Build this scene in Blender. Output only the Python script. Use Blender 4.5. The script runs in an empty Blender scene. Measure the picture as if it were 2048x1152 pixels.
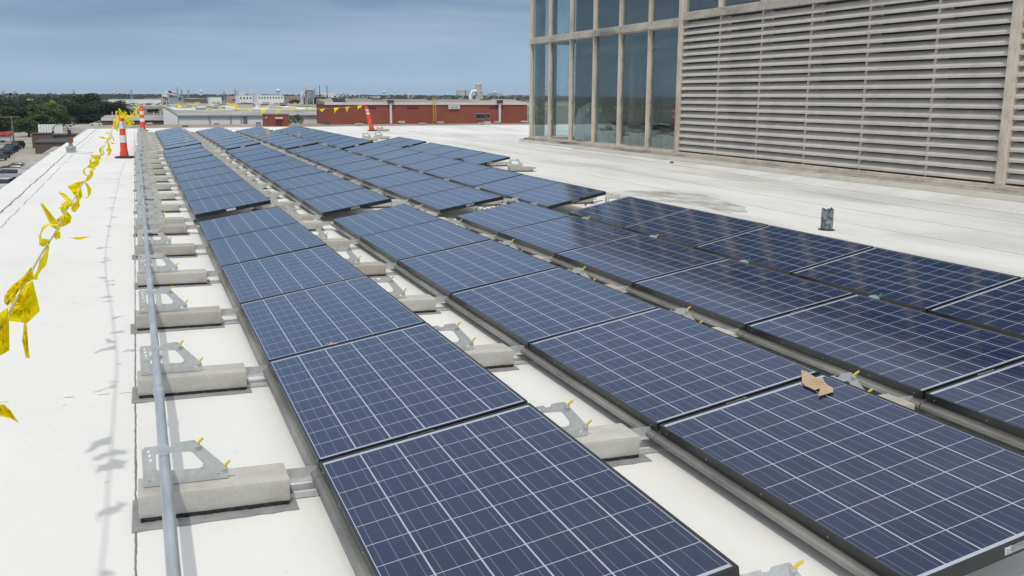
import bpy, bmesh, math, random
from mathutils import Vector, Matrix, noise
R = math.radians
scene = bpy.context.scene
col = scene.collection
random.seed(7)

# ------------------------------------------------------------------ camera
F_PX = 1905.34
CAM = Vector((-0.6234825, -3.86358657, 1.67668439))
CR = Vector((0.9322, -0.362, 0.0033)).normalized()
CU = Vector((0.0686, 0.1855, 0.9802)).normalized()
CW = CR.cross(CU) * -1.0          # forward
CU = CR.cross(CW)
cd = bpy.data.cameras.new('camera')
cam = bpy.data.objects.new('camera', cd)
col.objects.link(cam)
scene.camera = cam
cd.sensor_width = 36.0
cd.lens = F_PX / 2048 * 36.0
cd.clip_start = 0.05
cd.clip_end = 40000
cam.matrix_world = Matrix(((CR.x, CU.x, -CW.x, CAM.x), (CR.y, CU.y, -CW.y, CAM.y), (CR.z, CU.z, -CW.z, CAM.z), (0, 0, 0, 1)))

def ray(px, py):
    return CW + CR * ((px - 1024) / F_PX) - CU * ((py - 576) / F_PX)
def gp(px, py, z):                 # where that line of sight meets the level z
    d = ray(px, py); t = (z - CAM.z) / d.z
    return CAM + d * t
def yp(px, py, Y):                 # where it meets the vertical plane at Y
    d = ray(px, py)
    return CAM + d * ((Y - CAM.y) / d.y)

# ------------------------------------------------------------------ sun and sky
SUN = Vector((0.27, 0.58, -1.0)).normalized()
sd = bpy.data.lights.new('sun', 'SUN')
sd.energy = 2.0
sd.angle = R(1.6)
sd.color = (1.0, 0.955, 0.88)
so = bpy.data.objects.new('sun', sd)
col.objects.link(so)
so.rotation_euler = SUN.to_track_quat('-Z', 'Y').to_euler()
to_sun = -SUN
world = bpy.data.worlds.new('World')
scene.world = world
world.use_nodes = True
nt = world.node_tree
nt.nodes.clear()
wo = nt.nodes.new('ShaderNodeOutputWorld')
bg = nt.nodes.new('ShaderNodeBackground')
sky = nt.nodes.new('ShaderNodeTexSky')
sky.sky_type = 'NISHITA'
sky.sun_disc = False
sky.sun_elevation = math.asin(to_sun.z)
sky.sun_rotation = math.atan2(to_sun.x, to_sun.y)
sky.air_density = 1.0
sky.dust_density = 1.6
sky.ozone_density = 1.0
tc = nt.nodes.new('ShaderNodeTexCoord')
mp = nt.nodes.new('ShaderNodeMapping')
mp.inputs['Scale'].default_value = (1.0, 1.0, 11.0)
mp.inputs['Rotation'].default_value = (0.05, 0.08, 0.5)
nz = nt.nodes.new('ShaderNodeTexNoise')
nz.inputs['Scale'].default_value = 3.4
nz.inputs['Detail'].default_value = 7
nz.inputs['Roughness'].default_value = 0.55
rp_ = nt.nodes.new('ShaderNodeValToRGB')
rp_.color_ramp.elements[0].position = 0.36
rp_.color_ramp.elements[0].color = (2.25, 3.75, 5.9, 1)
rp_.color_ramp.elements[1].position = 0.68
rp_.color_ramp.elements[1].color = (4.3, 5.8, 7.9, 1)
mx = nt.nodes.new('ShaderNodeMixRGB')
mx.inputs['Fac'].default_value = 0.92
hb = nt.nodes.new('ShaderNodeMixRGB')     # the air thickens and pales toward the horizon
sx = nt.nodes.new('ShaderNodeSeparateXYZ')
mr = nt.nodes.new('ShaderNodeMapRange')
mr.inputs['From Min'].default_value = 0.0
mr.inputs['From Max'].default_value = 0.085
mr.inputs['To Min'].default_value = 1.0
mr.inputs['To Max'].default_value = 0.0
hb.inputs['Color2'].default_value = (5.5, 7.6, 9.9, 1)
L = nt.links.new
L(tc.outputs['Generated'], mp.inputs['Vector'])
L(mp.outputs['Vector'], nz.inputs['Vector'])
L(nz.outputs['Fac'], rp_.inputs['Fac'])
L(sky.outputs['Color'], mx.inputs['Color1'])
L(rp_.outputs['Color'], mx.inputs['Color2'])
L(tc.outputs['Generated'], sx.inputs['Vector'])
L(sx.outputs['Z'], mr.inputs['Value'])
L(mr.outputs['Result'], hb.inputs['Fac'])
L(mx.outputs['Color'], hb.inputs['Color1'])
mr2 = nt.nodes.new('ShaderNodeMapRange')     # bright thin cloud higher up
mr2.interpolation_type = 'SMOOTHSTEP'
mr2.inputs['From Min'].default_value = 0.095
mr2.inputs['From Max'].default_value = 0.27
nz2 = nt.nodes.new('ShaderNodeTexNoise'); nz2.inputs['Scale'].default_value = 3.0; nz2.inputs['Detail'].default_value = 6
L(mp.outputs['Vector'], nz2.inputs['Vector'])
rp2 = nt.nodes.new('ShaderNodeValToRGB')
rp2.color_ramp.elements[0].position = 0.3; rp2.color_ramp.elements[0].color = (9.4, 9.9, 10.4, 1)
rp2.color_ramp.elements[1].position = 0.7; rp2.color_ramp.elements[1].color = (11.6, 11.5, 11.3, 1)
L(nz2.outputs['Fac'], rp2.inputs['Fac'])
mx2 = nt.nodes.new('ShaderNodeMixRGB')
L(sx.outputs['Z'], mr2.inputs['Value']); L(mr2.outputs['Result'], mx2.inputs['Fac'])
L(hb.outputs['Color'], mx2.inputs['Color1']); L(rp2.outputs['Color'], mx2.inputs['Color2'])
mr3 = nt.nodes.new('ShaderNodeMapRange'); mr3.interpolation_type = 'SMOOTHSTEP'
mr3.inputs['From Min'].default_value = 0.25; mr3.inputs['From Max'].default_value = 0.75
mid = nt.nodes.new('ShaderNodeMixRGB'); mid.inputs['Color1'].default_value = (5.2, 7.3, 10.4, 1)
L(sx.outputs['Z'], mr3.inputs['Value']); L(mr3.outputs['Result'], mid.inputs['Fac'])
L(rp2.outputs['Color'], mid.inputs['Color2']); L(mid.outputs['Color'], mx2.inputs['Color2'])
L(mx2.outputs['Color'], bg.inputs['Color'])
bg.inputs['Strength'].default_value = 0.085
L(bg.outputs['Background'], wo.inputs['Surface'])
scene.view_settings.view_transform = 'Standard'
scene.view_settings.look = 'None'
scene.view_settings.exposure = -0.16
scene.view_settings.gamma = 1.0
scene.render.engine = 'CYCLES'
scene.cycles.max_bounces = 8
scene.cycles.transparent_max_bounces = 12
scene.cycles.volume_bounces = 0

# ------------------------------------------------------------------ materials
class NT:
    def __init__(s, name):
        s.m = bpy.data.materials.new(name); s.m.use_nodes = True
        s.t = s.m.node_tree; s.b = s.t.nodes['Principled BSDF']; s.out = s.t.nodes['Material Output']
    def n(s, kind, **kw):
        nd = s.t.nodes.new(kind)
        for k, v in kw.items():
            if k.startswith('i_'): nd.inputs[int(k[2:])].default_value = v
            else: setattr(nd, k, v)
        return nd
    def l(s, a, b): s.t.links.new(a, b)
    def coord(s, kind='Object'):
        return s.n('ShaderNodeTexCoord').outputs[kind]
    def noise(s, scale, detail=4, rough=0.5, vec=None, stretch=None, dist=0.0):
        if vec is None: vec = s.coord()
        if stretch:
            mpn = s.n('ShaderNodeMapping'); mpn.inputs['Scale'].default_value = stretch
            s.l(vec, mpn.inputs['Vector']); vec = mpn.outputs['Vector']
        nn = s.n('ShaderNodeTexNoise'); nn.inputs['Scale'].default_value = scale
        nn.inputs['Detail'].default_value = detail; nn.inputs['Roughness'].default_value = rough
        nn.inputs['Distortion'].default_value = dist
        s.l(vec, nn.inputs['Vector']); return nn.outputs['Fac']
    def ramp(s, fac, *stops):
        r = s.n('ShaderNodeValToRGB'); e = r.color_ramp.elements
        while len(e) < len(stops): e.new(0.5)
        for el, (p, c) in zip(e, stops):
            el.position = p; el.color = (c, c, c, 1) if isinstance(c, (int, float)) else (*c, 1)
        s.l(fac, r.inputs['Fac']); return r.outputs['Color']
    def mix(s, fac, a, b, mode='MIX'):
        m = s.n('ShaderNodeMixRGB', blend_type=mode)
        for inp, v in (('Fac', fac), ('Color1', a), ('Color2', b)):
            if isinstance(v, (int, float)): m.inputs[inp].default_value = v if inp == 'Fac' else (v, v, v, 1)
            elif isinstance(v, tuple): m.inputs[inp].default_value = (*v, 1)
            else: s.l(v, m.inputs[inp])
        return m.outputs['Color']
    def math(s, op, a, b=None, c=None, clamp=False):
        m = s.n('ShaderNodeMath', operation=op, use_clamp=clamp)
        for i, v in enumerate((a, b, c)):
            if v is None: continue
            if isinstance(v, (int, float)): m.inputs[i].default_value = v
            else: s.l(v, m.inputs[i])
        return m.outputs[0]
    def bump(s, h, strength=0.3, dist=0.01):
        b = s.n('ShaderNodeBump'); b.inputs['Strength'].default_value = strength; b.inputs['Distance'].default_value = dist
        s.l(h, b.inputs['Height']); s.l(b.outputs['Normal'], s.b.inputs['Normal'])
    def base(s, c):
        if isinstance(c, tuple): s.b.inputs['Base Color'].default_value = (*c, 1)
        else: s.l(c, s.b.inputs['Base Color'])
        return s
    def set(s, **kw):
        for k, v in kw.items(): s.b.inputs[k.replace('_', ' ')].default_value = v
        return s

def mottled(name, c1, c2, scale=6, rough=0.8, metal=0.0, bump=0.15, detail=5, stretch=None, spec=None, lo=0.35, hi=0.65):
    w = NT(name)
    f = w.noise(scale, detail, 0.6, stretch=stretch)
    w.base(w.ramp(f, (lo, c1), (hi, c2)))
    w.set(Roughness=rough, Metallic=metal)
    if bump: w.bump(w.noise(scale * 6, 4), bump, 0.004)
    return w.m

M = {}
M['concrete'] = None
w = NT('concrete_block'); v = w.coord()
f1 = w.noise(7, 5, 0.65); f2 = w.noise(160, 3, 0.7)
c = w.ramp(f1, (0.3, (0.43, 0.41, 0.375)), (0.7, (0.58, 0.565, 0.53)))
c = w.mix(w.ramp(f2, (0.58, 0.0), (0.72, 0.5)), c, (0.22, 0.205, 0.18))
oi = w.n('ShaderNodeObjectInfo')
c = w.mix(1.0, c, w.ramp(oi.outputs['Random'], (0.0, (0.82, 0.79, 0.74)), (1.0, (1.08, 1.08, 1.07))), 'MULTIPLY')
st_ = w.ramp(w.noise(3.2, 7, 0.75, vec=v), (0.52, 0.0), (0.68, 0.35)); c = w.mix(st_, c, (0.30, 0.27, 0.22))
w.base(c).set(Roughness=0.92); w.bump(f2, 0.8, 0.004); M['concrete'] = w.m
M['foam'] = mottled('black_foam', (0.012, 0.012, 0.012), (0.05, 0.048, 0.045), 60, 0.95)
M['mat'] = mottled('slip_mat_grey', (0.23, 0.22, 0.225), (0.33, 0.32, 0.325), 9, 0.9, bump=0.2)
M['galv'] = mottled('galvanised_steel', (0.47, 0.485, 0.475), (0.60, 0.615, 0.605), 22, 0.5, 0.25, 0.05)
M['conduit'] = mottled('conduit_steel', (0.40, 0.41, 0.42), (0.56, 0.57, 0.585), 11, 0.38, 0.45, 0.04, stretch=(1, .2, 1))
M['rail'] = mottled('rail_steel', (0.20, 0.195, 0.18), (0.34, 0.33, 0.30), 8, 0.5, 0.4, 0.05, stretch=(1, .3, 1))
M['frame'] = mottled('black_anodised_frame', (0.008, 0.008, 0.010), (0.016, 0.016, 0.019), 5, 0.38, 0.0, 0.0)
M['dot'] = mottled('frame_screw', (0.4, 0.4, 0.4), (0.5, 0.5, 0.5), 5, 0.4, 0.5, 0)
M['clip'] = mottled('yellow_clip_plastic', (0.72, 0.55, 0.02), (0.80, 0.64, 0.05), 30, 0.45, 0, 0)
M['clipgreen'] = mottled('green_clip_plastic', (0.02, 0.30, 0.16), (0.03, 0.38, 0.22), 30, 0.45, 0, 0)
M['cable'] = mottled('black_cable', (0.01, 0.01, 0.01), (0.02, 0.02, 0.02), 30, 0.5, 0, 0)
M['sticker'] = None
w = NT('sticker_white'); v = w.coord('UV')
s_ = w.n('ShaderNodeSeparateXYZ'); w.l(v, s_.inputs[0])
a_ = w.math('GREATER_THAN', w.math('FRACT', w.math('MULTIPLY', s_.outputs[1], 5.0)), 0.55)
b_ = w.math('GREATER_THAN', w.noise(40, 2, vec=v, stretch=(1, .12, 1)), 0.5)
c_ = w.math('MULTIPLY', w.math('GREATER_THAN', s_.outputs[0], 0.08), w.math('LESS_THAN', s_.outputs[0], 0.88))
w.base(w.mix(w.math('MULTIPLY', w.math('MULTIPLY', a_, b_), c_), (0.78, 0.78, 0.76), (0.25, 0.25, 0.27))).set(Roughness=0.5)
M['sticker'] = w.m
M['orange'] = mottled('cone_orange', (0.74, 0.065, 0.018), (0.83, 0.10, 0.03), 4, 0.5, 0, 0.02)
M['white_band'] = mottled('reflective_white_band', (0.66, 0.66, 0.67), (0.78, 0.78, 0.79), 9, 0.4, 0, 0)
M['rubber'] = mottled('black_rubber', (0.018, 0.017, 0.017), (0.035, 0.033, 0.032), 12, 0.8)
w = NT('yellow_pennant_vinyl')
w.base(w.ramp(w.noise(5, 3), (0.3, (0.92, 0.74, 0.004)), (0.7, (0.96, 0.82, 0.015)))).set(Roughness=0.42)
tr = w.n('ShaderNodeBsdfTranslucent'); tr.inputs['Color'].default_value = (1.0, 0.86, 0.01, 1)
ms = w.n('ShaderNodeMixShader'); ms.inputs[0].default_value = 0.6
w.l(w.b.outputs[0], ms.inputs[1]); w.l(tr.outputs[0], ms.inputs[2]); w.l(ms.outputs[0], w.out.inputs['Surface'])
M['pennant'] = w.m
M['rope'] = mottled('pale_rope', (0.42, 0.36, 0.22), (0.60, 0.54, 0.36), 120, 0.9)

# photovoltaic laminate: cells, bright gaps and thin bus bars, all in the panel's own coordinates (UV in metres)
w = NT('photovoltaic_laminate'); v = w.coord('UV')
s_ = w.n('ShaderNodeSeparateXYZ'); w.l(v, s_.inputs[0]); X_, Y_ = s_.outputs[0], s_.outputs[1]
PX0, PX1, PY0, PY1, PCH = 0.0125, 0.9665, 0.03, 1.62, 0.159
ux = w.math('DIVIDE', w.math('SUBTRACT', X_, PX0), PCH); uy = w.math('DIVIDE', w.math('SUBTRACT', Y_, PY0), PCH)
fx, fy = w.math('FRACT', ux), w.math('FRACT', uy)
gx = w.math('ABSOLUTE', w.math('SUBTRACT', fx, 0.5)); gy = w.math('ABSOLUTE', w.math('SUBTRACT', fy, 0.5))
gap = w.math('MAXIMUM', w.math('GREATER_THAN', gx, 0.5 - 0.018), w.math('GREATER_THAN', gy, 0.5 - 0.0125))
out = w.math('MAXIMUM', w.math('GREATER_THAN', w.math('ABSOLUTE', w.math('SUBTRACT', ux, 3.0)), 3.0), w.math('GREATER_THAN', w.math('ABSOLUTE', w.math('SUBTRACT', uy, 5.0)), 5.0))
gap = w.math('MAXIMUM', gap, out)
tri = w.math('ABSOLUTE', w.math('SUBTRACT', w.math('FRACT', w.math('MULTIPLY', fx, 3.0)), 0.5))
bus = w.math('LESS_THAN', tri, 0.021)
cellid = w.n('ShaderNodeCombineXYZ'); w.l(w.math('FLOOR', ux), cellid.inputs[0]); w.l(w.math('FLOOR', uy), cellid.inputs[1])
oi = w.n('ShaderNodeObjectInfo'); w.l(w.math('MULTIPLY', oi.outputs['Random'], 91.0), cellid.inputs[2])
wn = w.n('ShaderNodeTexWhiteNoise', noise_dimensions='3D'); w.l(cellid.outputs[0], wn.inputs['Vector'])
vor = w.n('ShaderNodeTexVoronoi'); vor.inputs['Scale'].default_value = 75; w.l(v, vor.inputs['Vector'])
cc = w.ramp(wn.outputs['Value'], (0.0, (0.0028, 0.0105, 0.053)), (0.5, (0.0042, 0.0135, 0.064)), (1.0, (0.0095, 0.0135, 0.064)))
cc = w.mix(0.16, cc, w.mix(1.0, vor.outputs['Color'], (0.02, 0.035, 0.09), 'MULTIPLY'))
cc = w.mix(w.math('MULTIPLY', bus, 0.55), cc, (0.26, 0.28, 0.34))
cc = w.mix(gap, cc, (0.42, 0.45, 0.52))
dust = w.ramp(w.noise(1.6, 6, 0.7, vec=v), (0.45, 0.0), (0.8, 0.035))
cc = w.mix(dust, cc, (0.42, 0.40, 0.36))
w.base(cc).set(IOR=1.5)
w.l(w.ramp(w.noise(3, 5, 0.7, vec=v), (0.3, 0.07), (0.8, 0.13)), w.b.inputs['Roughness'])
M['cells'] = w.m
M['backsheet'] = mottled('backsheet_white', (0.6, 0.6, 0.58), (0.66, 0.66, 0.64), 4, 0.6, 0, 0)

# white single-ply roof
w = NT('white_roof_membrane'); v = w.coord('Object')
s_ = w.n('ShaderNodeSeparateXYZ'); w.l(v, s_.inputs[0]); X_, Y_ = s_.outputs[0], s_.outputs[1]
base = w.ramp(w.noise(0.35, 6, 0.6), (0.3, (0.735, 0.722, 0.69)), (0.7, (0.80, 0.79, 0.76)))
base = w.mix(w.ramp(w.noise(45, 4, 0.7), (0.56, 0.0), (0.75, 0.13)), base, (0.45, 0.43, 0.39))
base = w.mix(w.ramp(w.noise(190, 2, 0.7), (0.55, 0.0), (0.72, 0.12)), base, (0.5, 0.49, 0.46))
big = w.noise(0.5, 5, 0.65, stretch=(0.9, 0.28, 1))
rightside = w.math('MULTIPLY', w.math('SUBTRACT', X_, 5.0), 0.35, clamp=True)
dirt = w.math('MULTIPLY', w.ramp(big, (0.50, 0.0), (0.72, 0.55)), rightside)
base = w.mix(dirt, base, (0.44, 0.405, 0.36))
foot = w.ramp(w.noise(0.9, 6, 0.7, stretch=(1, .6, 1)), (0.50, 0.0), (0.68, 0.16))
base = w.mix(foot, base, (0.52, 0.50, 0.45))
spk = w.ramp(w.noise(23, 2, 0.4), (0.75, 0.0), (0.775, 0.4))
base = w.mix(spk, base, (0.22, 0.20, 0.17))
damp = w.ramp(w.noise(0.42, 5, 0.6, stretch=(1.6, .35, 1)), (0.47, 0.0), (0.66, 0.42))
base = w.mix(w.math('MULTIPLY', damp, w.math('MULTIPLY', w.math('SUBTRACT', X_, 7.5), 0.4, clamp=True)), base, (0.50, 0.47, 0.42))
# scattered scuffs
sc = w.ramp(w.noise(1.1, 8, 0.8, stretch=(1, 3.2, 1)), (0.70, 0.0), (0.78, 0.5))
base = w.mix(sc, base, (0.40, 0.38, 0.35))
wob = w.math('MULTIPLY', w.math('SUBTRACT', w.noise(1.3, 4, 0.6), 0.5), 0.10)
wob2 = w.math('MULTIPLY', w.math('SUBTRACT', w.noise(14, 3, 0.6), 0.5), 0.012)
XX = w.math('ADD', X_, w.math('ADD', wob2, 0.0)); XW = w.math('ADD', XX, wob)
YW = w.math('ADD', w.math('ADD', Y_, wob), wob2)
def seam(coord, at, half, brk, dark=1.0, shift=0.0):
    d = w.math('ABSOLUTE', w.math('SUBTRACT', coord, at))
    m = w.math('LESS_THAN', d, w.math('MULTIPLY', half, w.noise(3.1 + shift, 4, 0.7)))
    if brk: m = w.math('MULTIPLY', m, w.math('GREATER_THAN', w.noise(0.9, 4, 0.7, stretch=(1 + shift, 1.0, 1)), brk))
    return w.math('MULTIPLY', m, dark)
lines = None
for (cd_, at, half, brk, dk) in [(XX, -0.735, 0.009, 0, 0.85), (XW, -2.49, 0.028, 0.3, 0.8), (XW, -2.30, 0.02, 0.42, 0.5),
                             (XW, 9.15, 0.022, 0.30, 0.8), (XW, 10.55, 0.022, 0.2, 0.85), (XW, 11.95, 0.026, 0.2, 0.85), (XW, 13.0, 0.03, 0.1, 0.85), (XW, 7.85, 0.014, 0.45, 0.6)]:
    m_ = seam(cd_, at, half, brk, dk, at * 0.05)
    lines = m_ if lines is None else w.math('MAXIMUM', lines, m_)
left = w.math('LESS_THAN', X_, -0.735)
for (at, half, dk) in [(1.78, 0.012, 0.75), (8.0, 0.01, 0.3), (16.8, 0.03, 0.5), (26.5, 0.04, 0.6)]:
    lines = w.math('MAXIMUM', lines, w.math('MULTIPLY', seam(YW, at, half, 0.46, dk, at * .01), left))
right = w.math('GREATER_THAN', X_, 8.5)
for (at, half, dk) in [(14.5, 0.02, 0.6), (22.0, 0.03, 0.5), (32.0, 0.09, 0.6), (36.5, 0.11, 0.6), (6.2, 0.012, 0.6)]:
    lines = w.math('MAXIMUM', lines, w.math('MULTIPLY', seam(YW, at, half, 0.40, dk, at * .01), right))
base = w.mix(lines, base, (0.10, 0.092, 0.085))
w.base(base).set(Roughness=0.75)
w.l(w.ramp(dirt, (0.0, 0.75), (0.5, 0.5)), w.b.inputs['Roughness'])
hgt = w.math('SUBTRACT', w.math('ADD', w.math('MULTIPLY', w.noise(220, 2), 0.15), w.math('MULTIPLY', w.noise(2.2, 4, 0.6), 1.0)), lines)
w.bump(hgt, 0.35, 0.012)
M['roof'] = w.m
w = NT('puddle_water')
w.base((0.20, 0.18, 0.145)).set(Roughness=0.04, IOR=1.4)
trn = w.n('ShaderNodeBsdfTransparent'); ms = w.n('ShaderNodeMixShader')
fac = w.ramp(w.noise(1.6, 6, 0.7, stretch=(1.3, .6, 1)), (0.40, 0.04), (0.62, 0.42))
w.l(fac, ms.inputs[0]); w.l(trn.outputs[0], ms.inputs[1]); w.l(w.b.outputs[0], ms.inputs[2]); w.l(ms.outputs[0], w.out.inputs['Surface'])
M['puddle'] = w.m

# penthouse
def weathered(name, c1, c2, dirtc, amount, scale=1.2, stretch=(1, 1, .3)):
    w = NT(name)
    c = w.ramp(w.noise(2.5, 5, 0.6), (0.3, c1), (0.7, c2))
    d = w.math('MULTIPLY', w.ramp(w.noise(scale, 8, 0.72, stretch=stretch), (0.50, 0.0), (0.66, 1.0)), amount)
    d2 = w.math('MULTIPLY', w.ramp(w.noise(9, 6, 0.75, stretch=(1, 1, .15)), (0.52, 0.0), (0.7, 1.0)), amount * 0.6)
    c = w.mix(w.math('MAXIMUM', d, d2), c, dirtc)
    w.base(c).set(Roughness=0.62); w.bump(w.noise(40, 3), 0.1, 0.003)
    return w.m
M['louvre'] = weathered('louvre_paint', (0.55, 0.49, 0.43), (0.63, 0.565, 0.50), (0.16, 0.135, 0.12), 0.24, 0.6, (1, 1, .6))
M['mullion'] = weathered('mullion_paint', (0.62, 0.535, 0.44), (0.72, 0.63, 0.525), (0.13, 0.11, 0.09), 0.6)
M['beam'] = weathered('beam_weathered', (0.42, 0.37, 0.31), (0.60, 0.54, 0.46), (0.09, 0.075, 0.06), 0.8, 0.9, (.4, 1, 2))
M['flash'] = weathered('flashing_beige', (0.50, 0.47, 0.41), (0.56, 0.53, 0.46), (0.2, 0.18, 0.15), 0.3)
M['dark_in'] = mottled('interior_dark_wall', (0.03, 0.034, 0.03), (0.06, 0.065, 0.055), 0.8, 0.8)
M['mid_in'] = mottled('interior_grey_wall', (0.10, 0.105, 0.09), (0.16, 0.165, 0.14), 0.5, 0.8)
M['old_conc'] = mottled('old_concrete_column', (0.10, 0.095, 0.085), (0.26, 0.245, 0.22), 2.2, 0.95, 0, 0.6)
M['teal'] = mottled('pale_teal_duct', (0.25, 0.36, 0.38), (0.33, 0.45, 0.47), 3, 0.5, 0.2, 0.0)
M['box_tan'] = mottled('tan_box', (0.26, 0.22, 0.14), (0.34, 0.29, 0.18), 3, 0.8)
M['box_blue'] = mottled('blue_box', (0.10, 0.2, 0.24), (0.13, 0.25, 0.3), 3, 0.7)
w = NT('window_glass')
trn = w.n('ShaderNodeBsdfTransparent'); trn.inputs['Color'].default_value = (0.88, 0.93, 0.92, 1)
gl = w.n('ShaderNodeBsdfGlossy'); gl.inputs['Roughness'].default_value = 0.012; gl.inputs['Color'].default_value = (0.92, 0.97, 1, 1)
bp = w.n('ShaderNodeBump'); bp.inputs['Strength'].default_value = 0.03; bp.inputs['Distance'].default_value = 0.05
w.l(w.noise(0.7, 2, 0.4), bp.inputs['Height']); w.l(bp.outputs[0], gl.inputs['Normal'])
fr = w.n('ShaderNodeFresnel'); fr.inputs['IOR'].default_value = 1.52
ms = w.n('ShaderNodeMixShader'); w.l(w.math('MULTIPLY', fr.outputs[0], 0.33, clamp=True), ms.inputs[0]); w.l(trn.outputs[0], ms.inputs[1]); w.l(gl.outputs[0], ms.inputs[2])
df = w.n('ShaderNodeBsdfDiffuse'); df.inputs['Color'].default_value = (0.30, 0.29, 0.25, 1)
ms2 = w.n('ShaderNodeMixShader'); w.l(w.ramp(w.noise(1.4, 6, 0.7, stretch=(1, 1, .4)), (0.4, 0.02), (0.8, 0.12)), ms2.inputs[0])
w.l(ms.outputs[0], ms2.inputs[1]); w.l(df.outputs[0], ms2.inputs[2]); w.l(ms2.outputs[0], w.out.inputs['Surface'])
M['glass'] = w.m

# surroundings
def brickish(name, c1, c2, sc=1.0):
    w = NT(name); v = w.coord('Object')
    c = w.ramp(w.noise(0.16 * sc, 5, 0.6), (0.3, c1), (0.7, c2))
    br = w.n('ShaderNodeTexBrick'); br.inputs['Scale'].default_value = 1.0; br.inputs['Brick Width'].default_value = 0.6; br.inputs['Row Height'].default_value = 0.22; br.inputs['Mortar Size'].default_value = 0.02
    br.inputs['Color1'].default_value = (1, 1, 1, 1); br.inputs['Color2'].default_value = (0.86, 0.86, 0.86, 1); br.inputs['Mortar'].default_value = (0.8, 0.78, 0.76, 1)
    rt = w.n('ShaderNodeMapping'); rt.inputs['Rotation'].default_value = (R(90), 0, 0); w.l(v, rt.inputs['Vector']); w.l(rt.outputs[0], br.inputs['Vector'])
    c = w.mix(1.0, c, br.outputs['Color'], 'MULTIPLY')
    w.base(c).set(Roughness=0.9); return w.m
M['brick'] = brickish('red_brick', (0.27, 0.075, 0.045), (0.34, 0.10, 0.06))
M['maroon'] = mottled('maroon_paint', (0.13, 0.015, 0.022), (0.17, 0.02, 0.03), 1, 0.6, 0, 0)
M['brown_metal'] = mottled('brown_wall', (0.105, 0.075, 0.06), (0.145, 0.105, 0.085), 0.2, 0.8, 0, 0)
M['white_metal'] = mottled('white_wall_panel', (0.78, 0.78, 0.75), (0.86, 0.86, 0.83), 0.1, 0.6, 0, 0)
M['trim_white'] = mottled('white_trim', (0.66, 0.62, 0.60), (0.74, 0.69, 0.67), 0.3, 0.6, 0, 0)
M['gravel_roof'] = mottled('brown_gravel_roof', (0.25, 0.20, 0.16), (0.40, 0.33, 0.27), 0.05, 0.95, 0, 0, 8, stretch=(1, .35, 1))
M['grey_roof'] = mottled('grey_felt_roof', (0.24, 0.225, 0.21), (0.44, 0.42, 0.40), 0.06, 0.9, 0, 0, 8)
M['tan_roof'] = mottled('tan_roof', (0.38, 0.33, 0.26), (0.52, 0.47, 0.39), 0.04, 0.9, 0, 0, 7)
M['white_roof'] = mottled('white_far_roof', (0.58, 0.57, 0.53), (0.80, 0.79, 0.76), 0.03, 0.7, 0, 0, 7)
M['dark_roof'] = mottled('dark_roof', (0.05, 0.04, 0.038), (0.09, 0.075, 0.07), 0.3, 0.8, 0, 0)
M['dark_glass'] = mottled('dark_window', (0.02, 0.025, 0.03), (0.05, 0.055, 0.06), 0.5, 0.2, 0, 0)
M['pale_blue'] = mottled('pale_blue_panel', (0.28, 0.36, 0.42), (0.34, 0.42, 0.48), 0.3, 0.6, 0, 0)
M['salmon'] = mottled('tan_brick', (0.40, 0.28, 0.21), (0.50, 0.38, 0.29), 0.05, 0.9, 0, 0)
M['light_conc'] = mottled('pale_concrete', (0.46, 0.44, 0.40), (0.62, 0.60, 0.56), 0.2, 0.9, 0, 0)
M['yellow_paint'] = mottled('yellow_paint', (0.72, 0.42, 0.03), (0.80, 0.50, 0.05), 1, 0.5, 0, 0)
M['yellow_sky'] = mottled('yellow_skylight', (0.75, 0.62, 0.10), (0.82, 0.70, 0.16), 1, 0.5, 0, 0)
M['red_awning'] = mottled('red_awning_cloth', (0.42, 0.06, 0.06), (0.5, 0.08, 0.07), 1, 0.8, 0, 0)
M['wood'] = mottled('weathered_pole_wood', (0.16, 0.13, 0.10), (0.24, 0.20, 0.16), 3, 0.9, 0, 0)
M['grey_metal'] = mottled('grey_metal', (0.26, 0.29, 0.31), (0.36, 0.39, 0.41), 1, 0.5, 0.3, 0)
M['copper'] = mottled('rusty_copper', (0.10, 0.035, 0.02), (0.30, 0.15, 0.09), 14, 0.6, 0.2, 0.2)
M['lead'] = mottled('lead_grey_pipe', (0.06, 0.07, 0.085), (0.34, 0.36, 0.39), 16, 0.55, 0.3, 0.3, lo=0.4, hi=0.66)
M['cardboard'] = mottled('cardboard', (0.40, 0.28, 0.165), (0.52, 0.38, 0.24), 9, 0.9, 0, 0.1)
M['ink'] = mottled('sign_ink', (0.15, 0.16, 0.18), (0.2, 0.2, 0.22), 9, 0.9, 0, 0)
M['bark'] = mottled('bark', (0.05, 0.04, 0.03), (0.09, 0.07, 0.05), 3, 0.95, 0, 0)
def leafmat(name, c1, c2):
    w = NT(name)
    c = w.ramp(w.noise(0.45, 5, 0.7), (0.3, c1), (0.7, c2))
    oi = w.n('ShaderNodeObjectInfo'); c = w.mix(1.0, c, w.ramp(oi.outputs['Random'], (0.0, (0.75, 0.80, 0.8)), (0.5, (1.0, 1.0, 0.9)), (1.0, (1.45, 1.3, 1.0))), 'MULTIPLY')
    w.base(c).set(Roughness=0.7)
    tr = w.n('ShaderNodeBsdfTranslucent'); w.l(c, tr.inputs['Color']); ms = w.n('ShaderNodeMixShader'); ms.inputs[0].default_value = 0.25
    w.l(w.b.outputs[0], ms.inputs[1]); w.l(tr.outputs[0], ms.inputs[2]); w.l(ms.outputs[0], w.out.inputs['Surface'])
    return w.m
M['leaf_dark'] = leafmat('foliage_dark', (0.030, 0.050, 0.018), (0.072, 0.105, 0.036))
M['leaf_yellow'] = leafmat('foliage_yellow', (0.55, 0.42, 0.02), (0.8, 0.65, 0.04))
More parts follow.
